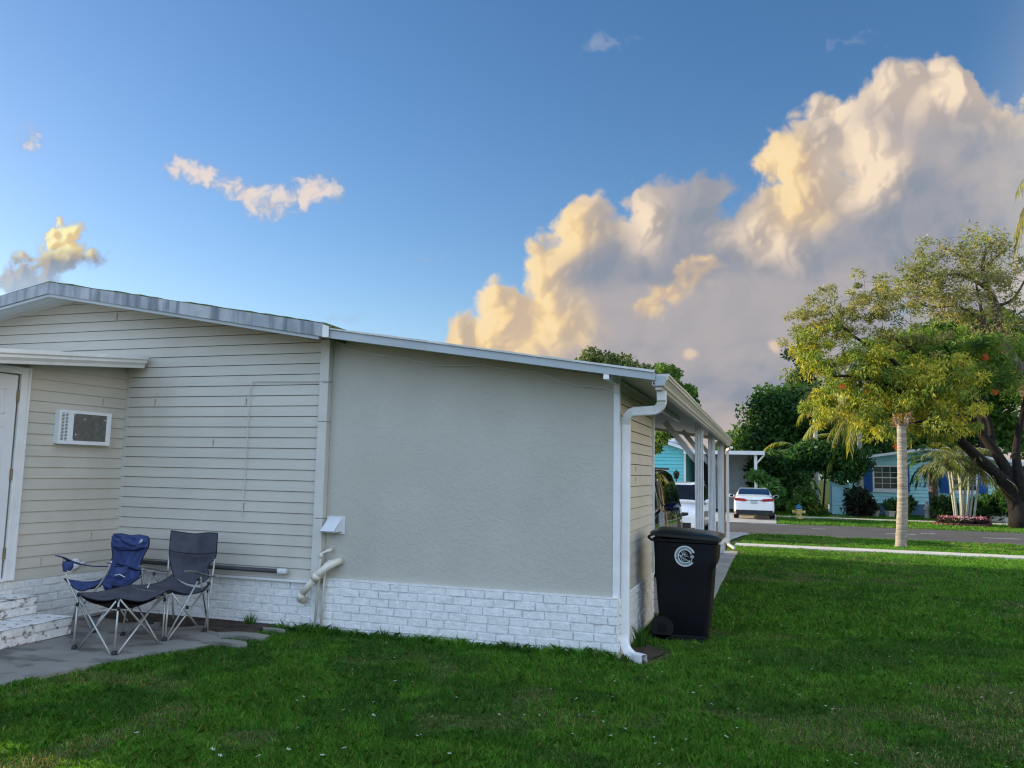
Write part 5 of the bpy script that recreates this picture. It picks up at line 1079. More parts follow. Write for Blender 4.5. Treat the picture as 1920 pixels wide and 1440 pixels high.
def palm(name, label, base, top, r0, r1, nf, flen, cols, rg, droop=.5, hang=.7, ll=.7, lw=.02, nl=26, up=.6, trunk_m=None, skirt=False, group=None, lean=0, azs=None, cat='palm tree', crownonly=False):
    root = thing(name, label, cat, tuple(base), group); base = np.array(base, float); top = np.array(top, float)
    if not crownonly:
        mb = MB(); pts = [base + (top - base) * t + np.array([lean * math.sin(t * 3.1), 0, 0]) for t in np.linspace(0, 1, 10)]; mb.tube(pts, list(np.linspace(r0, r1, 10) * (1 + .05 * np.sin(np.arange(10) * 2.1))), 10); mb.build('trunk', trunk_m or M['greybark'], root, smooth=True)
    Q = []; rach = []
    for i in range(nf):
        a = (2 * math.pi * i / nf + rg.uniform(-.25, .25)) if azs is None else R(azs[i % len(azs)] + rg.uniform(-14, 14)); e = rg.uniform(-.25, 1.0) * up + .1
        frond(Q, top, (math.cos(a) * math.cos(e), math.sin(a) * math.cos(e), math.sin(e)), flen * rg.uniform(.8, 1.1), droop * rg.uniform(.8, 1.25), nl, ll, lw, rg, cols, hang, rach)
    V = []; C = []
    for q1, q2, c in Q: V += list(q1) + list(q2); C += [c] * 8
    V = np.array(V); fastmesh('fronds', V, np.arange(len(V)).reshape(-1, 4), np.clip(np.array(C), 0, 1), M['leaf'], root)
    mb = MB()
    for pts in rach: mb.tube(list(pts[::2]), list(np.linspace(.03, .006, len(pts[::2])) * (flen / 3.5)), 4, cap=False)
    mb.build('midribs', M['greybark'], root)
    if skirt:
        n = 150; u = rg.uniform(0, 6.28, n); C_ = top + np.stack([np.cos(u) * .35, np.sin(u) * .35, -rg.uniform(.1, 1.1, n)], 1); D = np.stack([np.cos(u) * .3, np.sin(u) * .3, -np.ones(n)], 1); D /= np.linalg.norm(D, axis=1, keepdims=True)
        V, Fq = leaf_quads(C_, D, .9, .12, rg); fastmesh('dead_fronds', V, Fq, np.repeat(np.array([[.25, .13, .06]]) * rg.uniform(.6, 1.3, (n, 1)), 4, 0), M['leaf'], root)
    return root
c3 = lambda *a: [np.array(x, float) for x in a]
GREEN_D = c3((.028, .08, .02), (.045, .12, .025), (.075, .155, .03), (.018, .052, .018))
GREEN_M = c3((.06, .14, .02), (.10, .19, .03), (.04, .10, .022), (.15, .22, .04))
YEL = c3((.26, .31, .04), (.38, .38, .05), (.16, .24, .04), (.48, .44, .06), (.10, .16, .03))
OLIVE = c3((.20, .22, .07), (.27, .27, .09), (.13, .16, .05), (.32, .30, .12))
PALMC = c3((.22, .28, .05), (.30, .32, .07), (.12, .19, .04), (.36, .34, .10))
def px_cloud(ells, Y, dy, rg):
    out = []
    for cx, cy, rx, ry, n in ells:
        for _ in range(n):
            a = rg.uniform(0, 6.283); r = math.sqrt(rg.uniform(.02, 1)); out.append(at(cx + rx * r * math.cos(a), cy + ry * r * math.sin(a), Y + rg.uniform(-dy, dy) * (1 - .5 * r)))
    return np.array(out)
# ---------------------------------------------------------------- the big bottlebrush over the road verge
rg = np.random.default_rng(21); YT = 40.3
t_ = thing('bottlebrush_tree', 'large spreading tree with leaning dark trunk and yellow green foliage on the far verge', 'tree', tuple(on_ground(1908, 990)))
A = lambda u, v, y=YT: at(u, v, y)
b0 = on_ground(1912, 992)
limbs = [([b0, A(1908, 950), A(1893, 915), A(1862, 885), A(1825, 850, 39.6), A(1790, 815, 39), A(1760, 785, 38.6)], .42, .12),
         ([A(1760, 785, 38.6), A(1725, 760, 38.3), A(1690, 735, 38), A(1650, 715, 37.8), A(1600, 706, 37.5), A(1560, 705, 37.4)], .13, .04),
         ([A(1900, 925), A(1886, 880, 40.8), A(1862, 842, 41), A(1830, 800, 41.2), A(1795, 760, 41), A(1760, 715, 40.8), A(1715, 660, 40.6), A(1650, 620, 40.5)], .27, .05),
         ([A(1915, 940), A(1912, 900), A(1905, 850, 41.5), A(1912, 800, 41.8), A(1925, 740, 42)], .24, .10),
         ([A(1790, 815, 39), A(1770, 795, 38), A(1735, 790, 37.4), A(1700, 795, 37)], .12, .04),
         ([A(1725, 760, 38.3), A(1700, 705, 38), A(1660, 665, 38.2), A(1600, 630, 38.5), A(1560, 590, 38.8)], .12, .04),
         ([A(1862, 842, 41), A(1850, 780, 42), A(1800, 720, 42), A(1760, 690, 41)], .14, .05)]
sk = skeleton(limbs)
yel = px_cloud([(1720, 730, 110, 45, 60), (1600, 690, 90, 42, 42), (1530, 655, 50, 45, 18), (1790, 745, 80, 30, 26), (1660, 690, 60, 30, 20), (1545, 745, 40, 30, 10), (1690, 775, 50, 25, 18), (1780, 700, 60, 30, 18), (1610, 760, 60, 30, 18), (1670, 810, 60, 20, 12), (1760, 800, 60, 26, 14)], 38.5, 2.2, rg)
olv = px_cloud([(1585, 600, 85, 50, 52), (1530, 615, 55, 35, 20), (1650, 590, 60, 50, 30), (1620, 545, 50, 24, 14), (1505, 640, 34, 22, 9), (1700, 650, 70, 40, 26)], 39.5, 2.2, rg)
mid = px_cloud([(1780, 665, 110, 45, 40), (1860, 690, 70, 50, 24), (1700, 680, 80, 45, 24), (1890, 720, 40, 30, 9), (1860, 640, 60, 30, 12)], 41.5, 2.0, rg)
tw = grow(sk, np.concatenate([yel, olv, mid]), rg)
woodmesh('trunk', M['bark_dark'], t_, sk, tw)
leaves('crown_yellow', t_, yel + rg.normal(size=yel.shape) * .25, rg.uniform(.28, .62, len(yel)), 100, .24, .06, YEL, rg, droop=.55, flat=.75, shell=.15)
leaves('crown_olive', t_, olv + rg.normal(size=olv.shape) * .25, rg.uniform(.22, .50, len(olv)), 70, .22, .05, OLIVE, rg, droop=.1, flat=.7, shell=.1)
leaves('crown_green', t_, mid, rg.uniform(.35, .7, len(mid)), 95, .24, .06, YEL[2:3] + GREEN_M, rg, droop=.3, flat=.8, shell=.15)
fl = np.array([A(*p) for p in ((1626, 734, 37), (1803, 682, 38), (1865, 735, 38.5), (1683, 838, 38), (1848, 670, 38), (1580, 725, 37))])
[leaves('red_bloom', t_, fl[i:i + 1], np.full(1, .17), 40, .14, .03, c3((.5, .06, .02), (.6, .14, .05)), rg, shell=.1) for i in range(len(fl))]
# ---------------------------------------------------------------- the sparse twiggy tree behind it
rg = np.random.default_rng(31); Y2 = 44
t_ = thing('twiggy_tree', 'tall sparse half bare tree rising behind the bottlebrush at the right edge', 'tree', tuple(on_ground(1960, 982)))
A = lambda u, v, y=Y2: at(u, v, y)
b1 = A(1965, 982); b1[2] = -.3
limbs = [([b1, A(1955, 860), A(1935, 760), A(1912, 700), A(1890, 660), A(1874, 620), A(1868, 575), A(1850, 540), A(1843, 500), A(1850, 460)], .45, .05),
         ([A(1912, 700), A(1880, 655), A(1850, 610), A(1835, 560), A(1830, 530)], .14, .04), ([A(1880, 655), A(1840, 600), A(1790, 575), A(1740, 575), A(1700, 555)], .12, .03), ([A(1850, 540), A(1800, 515), A(1740, 520), A(1710, 530)], .09, .03),
         ([A(1843, 505), A(1870, 480), A(1890, 460)], .07, .03), ([A(1868, 575), A(1900, 560), A(1925, 520)], .09, .04), ([A(1830, 530), A(1800, 480), A(1770, 465)], .06, .02)]
sk = skeleton(limbs)
T = px_cloud([(1780, 490, 75, 40, 42), (1845, 465, 45, 30, 26), (1735, 520, 45, 28, 20), (1880, 500, 40, 50, 26), (1810, 540, 80, 40, 44), (1760, 570, 60, 30, 20), (1895, 600, 30, 50, 16), (1850, 600, 45, 40, 16), (1705, 500, 22, 18, 6), (1730, 545, 50, 30, 18), (1780, 600, 60, 25, 16)], Y2, 2.0, rg)
tw = grow(sk, T, rg, rmin=.010, rk=.007)
extra = [(T[i] + rg.normal(size=3) * .15) for i in range(len(T)) for _ in range(2)]; ex2 = []
for t in extra:
    q = t + rg.normal(size=3) * np.array([.55, .4, .4]); ex2.append((np.array([t, (t + q) / 2 + rg.normal(size=3) * .05, q]), [.012, .009, .004]))
woodmesh('trunk', M['bark'], t_, sk, tw + ex2, twm=M['twig'])
leaves('crown', t_, T + rg.normal(size=T.shape) * .2, rg.uniform(.3, .6, len(T)), 40, .20, .07, c3((.20, .24, .06), (.26, .26, .09), (.14, .19, .05), (.30, .28, .14)), rg, shell=.1)
# ---------------------------------------------------------------- other trees
def tree(label, base_px, Y, ells, cols, crown_r, per, lsz, seed, trunk_r=.3, group=None, dy=2.5, name='tree', L_=.3, W_=.16, fork=None, m=None, cat='tree'):
    rg = np.random.default_rng(seed); bx, by = base_px; b = at(bx, by, Y); b[2] = -.3
    t_ = thing(name, label, cat, tuple(b), group); T = px_cloud(ells, Y, dy, rg); T = T[T[:, 2] > .3]; cz = T.mean(0)
    sk = skeleton([([b, b * .5 + cz * .5 + np.array([.3, 0, -1.0]), cz], trunk_r, trunk_r * .35)]); woodmesh('trunk', m or M['bark_dark'], t_, sk, grow(sk, T, rg))
    leaves('crown', t_, T, rg.uniform(crown_r * .7, crown_r * 1.25, len(T)), per, L_ * lsz, W_ * lsz, cols, rg, droop=.2, flat=.8, shell=.2); return t_
tree('broad dark green tree left of the thin palm, beyond the far carport', (1470, 960), 62, [(1470, 770, 45, 38, 30), (1440, 830, 40, 45, 26), (1520, 790, 40, 60, 30), (1415, 825, 22, 25, 10), (1490, 860, 60, 40, 26), (1425, 780, 16, 20, 5)], GREEN_D, 1.25, 150, 1.3, 41, .5, 'trees beyond the far houses')
tree('dark tree right of the thin palm, behind the blue shuttered house', (1600, 960), 60, [(1575, 790, 45, 60, 32), (1620, 830, 50, 40, 26), (1560, 850, 40, 30, 16)], GREEN_D, 1.2, 140, 1.3, 42, .4, 'trees beyond the far houses')
tree('tall dark pine like tree showing above the palm crown', (1510, 960), 66, [(1505, 660, 26, 14, 8), (1510, 700, 14, 40, 10), (1506, 740, 22, 40, 12)], c3((.02, .045, .03), (.03, .06, .04)), .8, 110, 1.3, 43, .3, 'trees beyond the far houses')
tree('wide green tree over the roof of the blue shuttered house', (1760, 960), 63, [(1720, 700, 90, 60, 50), (1820, 700, 90, 70, 50), (1680, 790, 70, 50, 30), (1790, 800, 100, 50, 30), (1900, 760, 60, 90, 30)], GREEN_D[1:3] + GREEN_M[:1], 1.3, 120, 1.5, 44, .6, 'trees beyond the far houses')
tree('bright green tree behind the twiggy tree', (1850, 960), 56, [(1790, 640, 60, 40, 30), (1860, 630, 60, 40, 28), (1740, 650, 40, 25, 14), (1905, 680, 30, 60, 16)], GREEN_M, 1.1, 130, 1.3, 45, .5, 'trees beyond the far houses')
tree('leafy tree top showing over the left part of the carport roof', (1160, 900), 60, [(1140, 686, 40, 16, 20), (1170, 704, 55, 22, 24), (1105, 675, 16, 8, 4), (1150, 740, 60, 40, 30)], c3((.10, .14, .05), (.13, .16, .05), (.07, .11, .035)), 1.0, 120, 1.2, 46, .5, 'tree tops over the carport')
tree('darker leafy tree top over the gutter of the carport', (1255, 900), 52, [(1245, 715, 22, 20, 14), (1270, 735, 22, 20, 12), (1285, 755, 14, 20, 6), (1240, 770, 40, 40, 26)], GREEN_M, .75, 120, 1.1, 47, .4, 'tree tops over the carport')
tree('small round tree beyond the far carport roof', (1385, 900), 75, [(1372, 828, 12, 10, 6), (1396, 836, 16, 9, 8), (1350, 840, 14, 9, 6)], GREEN_M, .9, 100, 1.3, 48, .3, 'tree tops over the carport')
# shrubs at the far houses
def shrub(label, px, Y, ells, cols, r, per, lsz, seed, name='shrub', dy=1.0, L_=.26, W_=.12, droop=.1, group=None):
    rg = np.random.default_rng(seed); b = at(px[0], px[1], Y); b[2] = -.3; t_ = thing(name, label, 'shrub', tuple(b), group); T = px_cloud(ells, Y, dy, rg); T = T[T[:, 2] > -.2]
    sk = skeleton([([b, b + np.array([0.1, 0, .5]), T.mean(0)], .08, .04)]); woodmesh('stem', M['bark_dark'], t_, sk, grow(sk, T, rg)); leaves('foliage', t_, T, rg.uniform(r * .7, r * 1.2, len(T)), per, L_ * lsz, W_ * lsz, cols, rg, droop=droop, shell=.1); return t_
shrub('dark dense hedge mass right of the white sedan', (1460, 965), 50, [(1450, 900, 35, 45, 40), (1480, 930, 35, 30, 24), (1440, 870, 20, 18, 10)], GREEN_D, .75, 130, 1.1, 51, group='shrubs in front of the far houses')
shrub('umbrella shaped dark shrub behind the hydrant', (1540, 965), 47, [(1520, 860, 45, 22, 30), (1580, 870, 45, 25, 30), (1550, 850, 50, 14, 16)], c3((.02, .07, .02), (.03, .10, .03), (.05, .13, .03)), .6, 120, 1.0, 52, group='shrubs in front of the far houses')
shrub('bright leafy shrub beside the white sedan roof', (1430, 950), 45.5, [(1418, 895, 14, 10, 8), (1440, 915, 14, 12, 8), (1455, 930, 14, 12, 6)], c3((.06, .16, .04), (.10, .22, .06)), .4, 90, 1.1, 53, group='shrubs in front of the far houses')
shrub('dark spiky shrub by the entrance path', (1610, 965), 46.5, [(1607, 935, 16, 24, 14), (1618, 952, 16, 10, 8)], c3((.012, .03, .014), (.02, .045, .02), (.03, .02, .02)), .55, 110, 1.5, 54, W_=.07, group='shrubs in front of the far houses')
shrub('low green shrub behind the hydrant', (1520, 965), 45.5, [(1505, 935, 18, 14, 10), (1520, 955, 14, 8, 6), (1490, 955, 14, 8, 5)], GREEN_M, .45, 90, 1.0, 55, group='shrubs in front of the far houses')
shrub('low shrub under the second house window', (1690, 965), 48, [(1672, 950, 12, 8, 6), (1700, 948, 12, 12, 8)], GREEN_D, .4, 90, 1.0, 56, group='shrubs in front of the far houses')
shrub('fern like shrub left of the palm clump', (1770, 965), 46, [(1770, 950, 14, 12, 10), (1790, 958, 14, 8, 6)], GREEN_D, .45, 90, 1.2, 57, group='shrubs in front of the far houses')
shrub('broad low shrub at the foot of the leaning trunk', (1870, 965), 45, [(1860, 950, 35, 20, 26), (1885, 940, 20, 18, 12), (1905, 960, 20, 10, 8)], GREEN_D, .5, 100, 1.1, 58, group='shrubs in front of the far houses')
def hang(label, px, Y, ells, cols, r, per, lsz, seed, group=None):
    rg = np.random.default_rng(seed); b = at(1238, 800, Y); t_ = thing('hanging_branch', label, 'branch', tuple(b)); T = px_cloud(ells, Y, .4, rg)
    woodmesh('twigs', M['bark_dark'], t_, skeleton([([b, at(1240, 815, Y), at(1232, 838, Y)], .03, .01)]), []); leaves('foliage', t_, T, rg.uniform(r * .7, r * 1.2, len(T)), per, .26 * lsz, .12 * lsz, cols, rg, droop=.4, shell=.1)
# hanging foliage under the far end of the carport roof
hang('leafy branch hanging beyond the carport roof', (1235, 950), 30, [(1235, 822, 9, 8, 6), (1230, 838, 6, 8, 4), (1248, 815, 8, 5, 4)], GREEN_M, .25, 60, .8, 59, group='shrubs in front of the far houses')
# palms
rg = np.random.default_rng(61)
def gp(u, v, Y): p = at(u, v, Y); p[2] = -.3; return p
palm('fan_palm', 'thin pale trunk palm with brown skirt, left of the bottlebrush', gp(1532, 960, 55), at(1527, 742, 55), .16, .13, 16, 1.3, c3((.03, .07, .03), (.05, .09, .03)), rg, droop=1.0, hang=.2, ll=.55, lw=.03, nl=14, up=1.2, skirt=True)
palm('queen_palm', 'palm with long drooping yellow green fronds behind the umbrella shrub', gp(1612, 960, 47), at(1612, 775, 47), .16, .12, 15, 3.6, PALMC, rg, droop=.62, hang=1.4, ll=.95, lw=.018, nl=44, up=1.0, azs=[180, 200, 160, 220, 140, 250, 290, 330, 0, 30, 100])
palm('areca_palm', 'golden leaved palm left of the thin trunk palm', gp(1500, 960, 54), at(1500, 845, 54), .12, .08, 12, 2.6, c3((.16, .20, .03), (.26, .25, .04), (.08, .15, .03)), rg, droop=.7, hang=.5, ll=.6, lw=.03, nl=24, up=1.2)
palm('feather_palm', 'feather palm arching above the low shrubs left of the hydrant', gp(1478, 960, 52), at(1478, 875, 52), .1, .08, 12, 2.4, GREEN_M, rg, droop=.6, hang=.5, ll=.6, lw=.03, nl=24, up=1.3)
palm('tall_palm', 'tall palm whose fronds hang in at the right edge of the view', gp(2055, 1010, 30), at(2035, 345, 30), .2, .15, 14, 3.0, OLIVE, rg, droop=.75, hang=1.7, ll=.9, lw=.016, nl=40, up=.9, azs=[180, 160, 200, 150, 210, 0, 60, 300, 250])
palm('young_palm', 'short palm with dark shaggy trunk between the two shuttered windows', gp(1752, 966, 48), at(1748, 868, 48), .26, .2, 13, 1.9, GREEN_D, rg, droop=.9, hang=.5, ll=.6, lw=.035, nl=22, up=1.2, trunk_m=M['bark'])
# clump palm with bare stems over the flower bed
rg = np.random.default_rng(71)
cl = thing('clump_palm', 'clump of thin pale stems with drooping fronds above the pink flower bed', 'palm tree', tuple(gp(1803, 978, 41)))
Q = []; rach = []
for i, (u0, u1, v1) in enumerate([(1793, 1778, 880), (1796, 1783, 870), (1803, 1795, 862), (1806, 1800, 866), (1811, 1817, 880), (1816, 1826, 885), (1824, 1836, 900), (1808, 1812, 872)]):
    Yc = 41 + rg.uniform(-.3, .3); p0 = gp(u0, 975, Yc); p1 = at(u1, v1, Yc); mb = MB(); mb.tube([p0, (p0 * .5 + p1 * .5) + np.array([rg.uniform(-.05, .05), 0, 0]), p1], [.06, .05, .04], 8); mb.build('stem', M['greybark'], cl, smooth=True)
    for k in range(6):
        a = rg.uniform(0, 6.28); e = rg.uniform(.3, 1.2); frond(Q, p1, (math.cos(a) * math.cos(e), math.sin(a) * math.cos(e), math.sin(e)), 1.7, .9, 22, .5, .018, rg, c3((.10, .15, .04), (.17, .18, .06), (.07, .11, .03)), .9, rach)
V = []; C = []
for q1, q2, c in Q: V += list(q1) + list(q2); C += [c] * 8
fastmesh('fronds', np.array(V), np.arange(len(V)).reshape(-1, 4), np.clip(np.array(C), 0, 1), M['leaf'], cl)
mb = MB(); [mb.tube(list(p[::3]), .012, 4, cap=False) for p in rach]; mb.build('midribs', M['greybark'], cl)
# flower bed
rg = np.random.default_rng(81)
fb = thing('flower_bed', 'oval bed of pink flowers with dark leaves and red edging on the verge', 'flower bed', (8.0, 40.3, -.3))
mb = MB()
for i in range(30):
    a = 2 * math.pi * i / 30; M_ = Matrix.Translation((7.95 + 1.12 * math.cos(a), 40.5 + .75 * math.sin(a), -.3)) @ Matrix.Rotation(a, 4, 'Z'); mb.box((-.05, -.10, 0), (.05, .10, .13), M_)
mb.build('edging', M['redblock'], fb)
n = 60; a = rg.uniform(0, 6.28, n); r = np.sqrt(rg.uniform(0, 1, n)); T = np.stack([7.95 + 1.05 * r * np.cos(a), 40.5 + .7 * r * np.sin(a), np.full(n, -.1)], 1)
leaves('leaves', fb, T, np.full(n, .22), 60, .12, .06, c3((.02, .03, .02), (.05, .015, .03), (.03, .05, .02)), rg, shell=.1)
T2 = T + np.array([0, 0, .12]); leaves('blooms', fb, T2, np.full(n, .18), 26, .05, .05, c3((.38, .10, .20), (.55, .30, .38), (.25, .04, .12), (.65, .48, .52)), rg, shell=.3, m=M['petal'])
# ---------------------------------------------------------------- broken palm trunk on the near verge
bt = thing('bare_palm_trunk', 'ringed palm trunk with torn crown standing on the near grass verge', 'palm tree', (3.36, 24.94, -.22))
mb = MB(); c0 = np.array([3.35, 24.94, -.28]); c1 = at(1692, 795, 24.94); pts = []; rr = []
for i in range(26):
    t = i / 25; pts.append(c0 + (c1 - c0) * t + np.array([.03 * math.sin(t * 4), 0, 0])); rr.append((.18 if t < .03 else .155 - .035 * t) * (1 + .03 * math.sin(i * 2.4)) + (.03 if t < .02 else 0))
mb.tube(pts, rr, 16); mb.build('trunk', M['palmbark'], bt, smooth=True)
mb = MB(); rg = np.random.default_rng(5)
for i in range(9):
    a = rg.uniform(0, 6.28); p = c1 + np.array([.12 * math.cos(a), .12 * math.sin(a), -.05]); q = p + np.array([.13 * math.cos(a), .13 * math.sin(a), rg.uniform(.12, .38)]); mb.tube([p, (p + q) / 2 + np.array([0, 0, .03]), q], [.035, .03, .01], 5)
mb.build('torn_frond_bases', M['palmbark'], bt)
n = 50; u = rg.uniform(0, 6.28, n); C_ = c1 + np.stack([np.cos(u) * .2, np.sin(u) * .2, rg.uniform(-.1, .3, n)], 1); D = np.stack([np.cos(u) * .6, np.sin(u) * .6, rg.uniform(-1, .8, n)], 1); D /= np.linalg.norm(D, axis=1, keepdims=True)
V, Fq = leaf_quads(C_, D, .35, .04, rg); fastmesh('dry_fronds', V, Fq, np.repeat(np.array([[.22, .12, .06]]) * rg.uniform(.5, 1.5, (n, 1)), 4, 0), M['leaf'], bt)

# ---------------------------------------------------------------- far houses
def slab(mb, p, q, h): mb.bar(p, q, h[0], h[1])
hA = thing('far_mobile_home', 'turquoise sided home with white roof and flat carport across the road', 'house', (-4.7, 46, -.3))
PA = lambda u, o, z: (u, 46 - o, z)
mb = MB(); lap(mb, PA, None, -12, -4.75, .45, lambda x: 3.13 - .32 * (x + 4.66), None) if False else lap(mb, PA, None, -12, -4.75, .3, lambda x: 3.12 + .31 * max(0, min(2.6, -4.66 - x)) - .31 * max(0, -4.66 - x - 3.4), -7.2, lip=.04, EXPO_S=.2)
mb.build('wall', M['turq'], hA)
mb = MB(); mb.box((-12, 46.02, -.3), (-4.72, 58, 3.0)); mb.build('wall_core', M['turq'], hA)
mb = MB(); mb.box((-4.78, 45.94, .0), (-4.66, 46.03, 3.1)); mb.box((-12, 45.97, -.3), (-4.7, 46.0, .30)); mb.build('corner_trim', M['white_trim'], hA)
mb = MB(); mb.bar((-4.3, 45.8, 3.07), (-7.3, 45.8, 4.0), .5, .16); mb.bar((-7.3, 45.8, 4.0), (-12.4, 45.8, 2.6), .5, .16)
mb.add([(-4.3, 45.6, 3.16), (-4.3, 58, 3.16), (-7.3, 58, 4.09), (-7.3, 45.6, 4.09)], [(0, 1, 2, 3)]); mb.add([(-12.4, 45.6, 2.69), (-12.4, 58, 2.69), (-7.3, 58, 4.09), (-7.3, 45.6, 4.09)], [(3, 2, 1, 0)]); mb.build('roof', M['white_roof'], hA)
mb = MB(); mb.lathe((-5.7, 50, 3.55), [(.75, 0), (.62, .22), (.35, .36), (0, .42)], 18); mb.build('roof_dome', M['dish'], hA, smooth=True)
mb = MB(); mb.box((-4.7, 45.2, 2.93), (-.45, 56, 3.03)); mb.bar((-4.7, 45.17, 2.98), (-.42, 45.17, 2.97), .05, .20); mb.build('carport_roof', M['white_roof'], hA)
mb = MB(); mb.box((-.98, 45.4, -.27), (-.82, 45.56, 2.9)); mb.bar((-.9, 45.48, 2.35), (-.45, 45.3, 2.85), .08, .08); mb.build('post', M['white_metal'], hA)
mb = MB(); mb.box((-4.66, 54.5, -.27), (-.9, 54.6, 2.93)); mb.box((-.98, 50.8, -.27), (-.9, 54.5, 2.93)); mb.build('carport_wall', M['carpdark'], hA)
for x0, x1 in ((-3.3, -2.35), (-2.2, -1.1)):
    mb = MB(); mb.box((x0, 50.4, -.2), (x1, 50.45, 1.95))
    k = int((x1 - x0) / .09)
    for i in range(k): mb.box((x0 + i * .09 + .015, 50.38, -.2), (x0 + i * .09 + .075, 50.40, 1.93))
    mb.build('closet_door', M['louver'], hA)
mb = MB(); mb.box((-3.4, 50.45, -.27), (-.95, 50.55, 2.93)); mb.build('closet_wall', M['louver'], hA)
lp_ = thing('garden_lantern', 'black carriage lantern on a post before the turquoise wall', 'lamp', (-5.25, 45, -.3))
p = at(1268, 897, 45); mb = MB(); mb.tube([(p[0], 45, -.3), (p[0], 45, p[2])], .035, 8); mb.build('post', M['black'], lp_)
mb = MB(); mb.lathe((p[0], 45, p[2]), [(.07, 0), (.12, .02), (.16, .27), (.0, .27)], 6); mb.build('lamp_glass', M['glass'], lp_)
mb = MB(); mb.lathe((p[0], 45, p[2] + .27), [(.22, 0), (.12, .11), (.03, .16), (.03, .22), (0, .23)], 6); mb.lathe((p[0], 45, p[2] - .03), [(.05, 0), (.10, .03), (0, .035)], 6)
for a in range(6): mb.tube([(p[0] + .12 * math.cos(R(60 * a)), 45 + .12 * math.sin(R(60 * a)), p[2] + .02), (p[0] + .16 * math.cos(R(60 * a)), 45 + .16 * math.sin(R(60 * a)), p[2] + .27)], .012, 4)
mb.build('lamp_frame', M['black'], lp_)

hB = thing('far_mobile_home', 'pale turquoise home with bright blue shutters behind the bare palm trunk', 'house', (8, 50, -.3))
topB = lambda x: 3.36 - .155 * abs(x - 8.15)
PBf = lambda u, o, z: (u, 50 - o, z)
mb = MB(); lap(mb, PBf, None, 4.6, 12.2, .35, topB, 8.15, lip=.04, EXPO_S=.2); mb.build('wall', M['turq2'], hB)
mb = MB(); mb.add([(4.6, 50.01, -.3), (12.2, 50.01, -.3), (12.2, 50.01, topB(12.2)), (8.15, 50.01, 3.36), (4.6, 50.01, topB(4.6))], [(0, 1, 2, 3, 4)]); mb.add([(4.6, 50, -.3), (4.6, 62, -.3), (4.6, 62, 2.8), (4.6, 50, 2.8)], [(3, 2, 1, 0)]); mb.add([(12.2, 50, -.3), (12.2, 62, -.3), (12.2, 62, 2.8), (12.2, 50, 2.8)], [(0, 1, 2, 3)]); mb.add([(4.6, 62, -.3), (12.2, 62, -.3), (12.2, 62, 2.8), (8.15, 62, 3.36), (4.6, 62, 2.8)], [(4, 3, 2, 1, 0)]); mb.build('wall_core', M['turq2'], hB)
mb = MB(); mb.box((4.58, 49.93, -.3), (12.22, 50.0, .35)); mb.build('skirting', M['blue_skirt'], hB)
mb = MB()
for a, b in ((4.3, 8.15), (8.15, 12.5)): mb.bar((a, 49.7, topB(a) + .06), (b, 49.7, topB(b) + .06), .5, .14)
mb.add([(4.3, 49.5, topB(4.3) + .13), (8.15, 49.5, 3.5), (8.15, 62, 3.5), (4.3, 62, topB(4.3) + .13)], [(0, 1, 2, 3)]); mb.add([(8.15, 49.5, 3.5), (12.5, 49.5, topB(12.5) + .13), (12.5, 62, topB(12.5) + .13), (8.15, 62, 3.5)], [(0, 1, 2, 3)]); mb.build('roof', M['white_roof'], hB)
for wx in (6.08, 9.95):
    mb = MB(); x0, x1, z0, z1 = wx - .62, wx + .62, 1.18, 2.40
    for a in ((x0, x1, z1, z1 + .09), (x0, x1, z0 - .22, z0), (x0 - .09, x0, z0 - .22, z1 + .09), (x1, x1 + .09, z0 - .22, z1 + .09)): mb.box((a[0], 49.90, a[2]), (a[1], 49.97, a[3]))
    mb.box((x0, 49.91, 1.765), (x1, 49.96, 1.82))
    for i in (1, 2): mb.box((x0 + i * (x1 - x0) / 3 - .012, 49.925, z0), (x0 + i * (x1 - x0) / 3 + .012, 49.955, z1))
    for z in (1.47, 2.09): mb.box((x0, 49.925, z - .012), (x1, 49.955, z + .012))
    wf = mb.build('window', M['white_trim'], hB); mb = MB(); mb.box((x0, 49.94, z0), (x1, 49.975, z1)); mb.build('pane', M['pane'], wf)
    for sx in (x0 - .56, x1 + .11):
        mb = MB(); mb.box((sx, 49.90, 1.0), (sx + .45, 49.965, 2.52)); [mb.box((sx + .06, 49.89, z), (sx + .39, 49.90, z + .025)) for z in np.arange(1.08, 2.44, .06)]; mb.build('shutter', M['shutter'], hB)
mb = MB(); lap(mb, lambda u, o, z: (u, 47.6 - o, z), None, 3.05, 3.95, .25, lambda x: 1.55, lip=.04, EXPO_S=.2); mb.box((3.05, 47.61, -.3), (3.95, 49.9, 1.5)); mb.build('entry_enclosure', M['turq2'], hB)
mb = MB(); mb.box((12.2, 50.2, 2.62), (17, 58, 2.72)); mb.bar((12.2, 50.15, 2.68), (17, 50.15, 2.62), .05, .2)
for x in (12.75, 15.5): mb.box((x, 50.2, -.3), (x + .12, 50.32, 2.6)); 
mb.bar((12.85, 50.2, 2.0), (13.4, 50.2, 2.6), .08, .08); mb.build('porch_roof', M['white_roof'], hB)
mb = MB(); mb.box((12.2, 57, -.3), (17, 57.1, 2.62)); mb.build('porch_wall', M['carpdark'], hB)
mb = MB(); pv = [on_ground(1555, 970), on_ground(1600, 970), on_ground(1580, 948), on_ground(1552, 946)]; mb.add([(p[0], p[1], -.28) for p in pv], [(0, 1, 2, 3)]); tag(mb.build('entrance_path', M['sidewalk']), kind='structure')
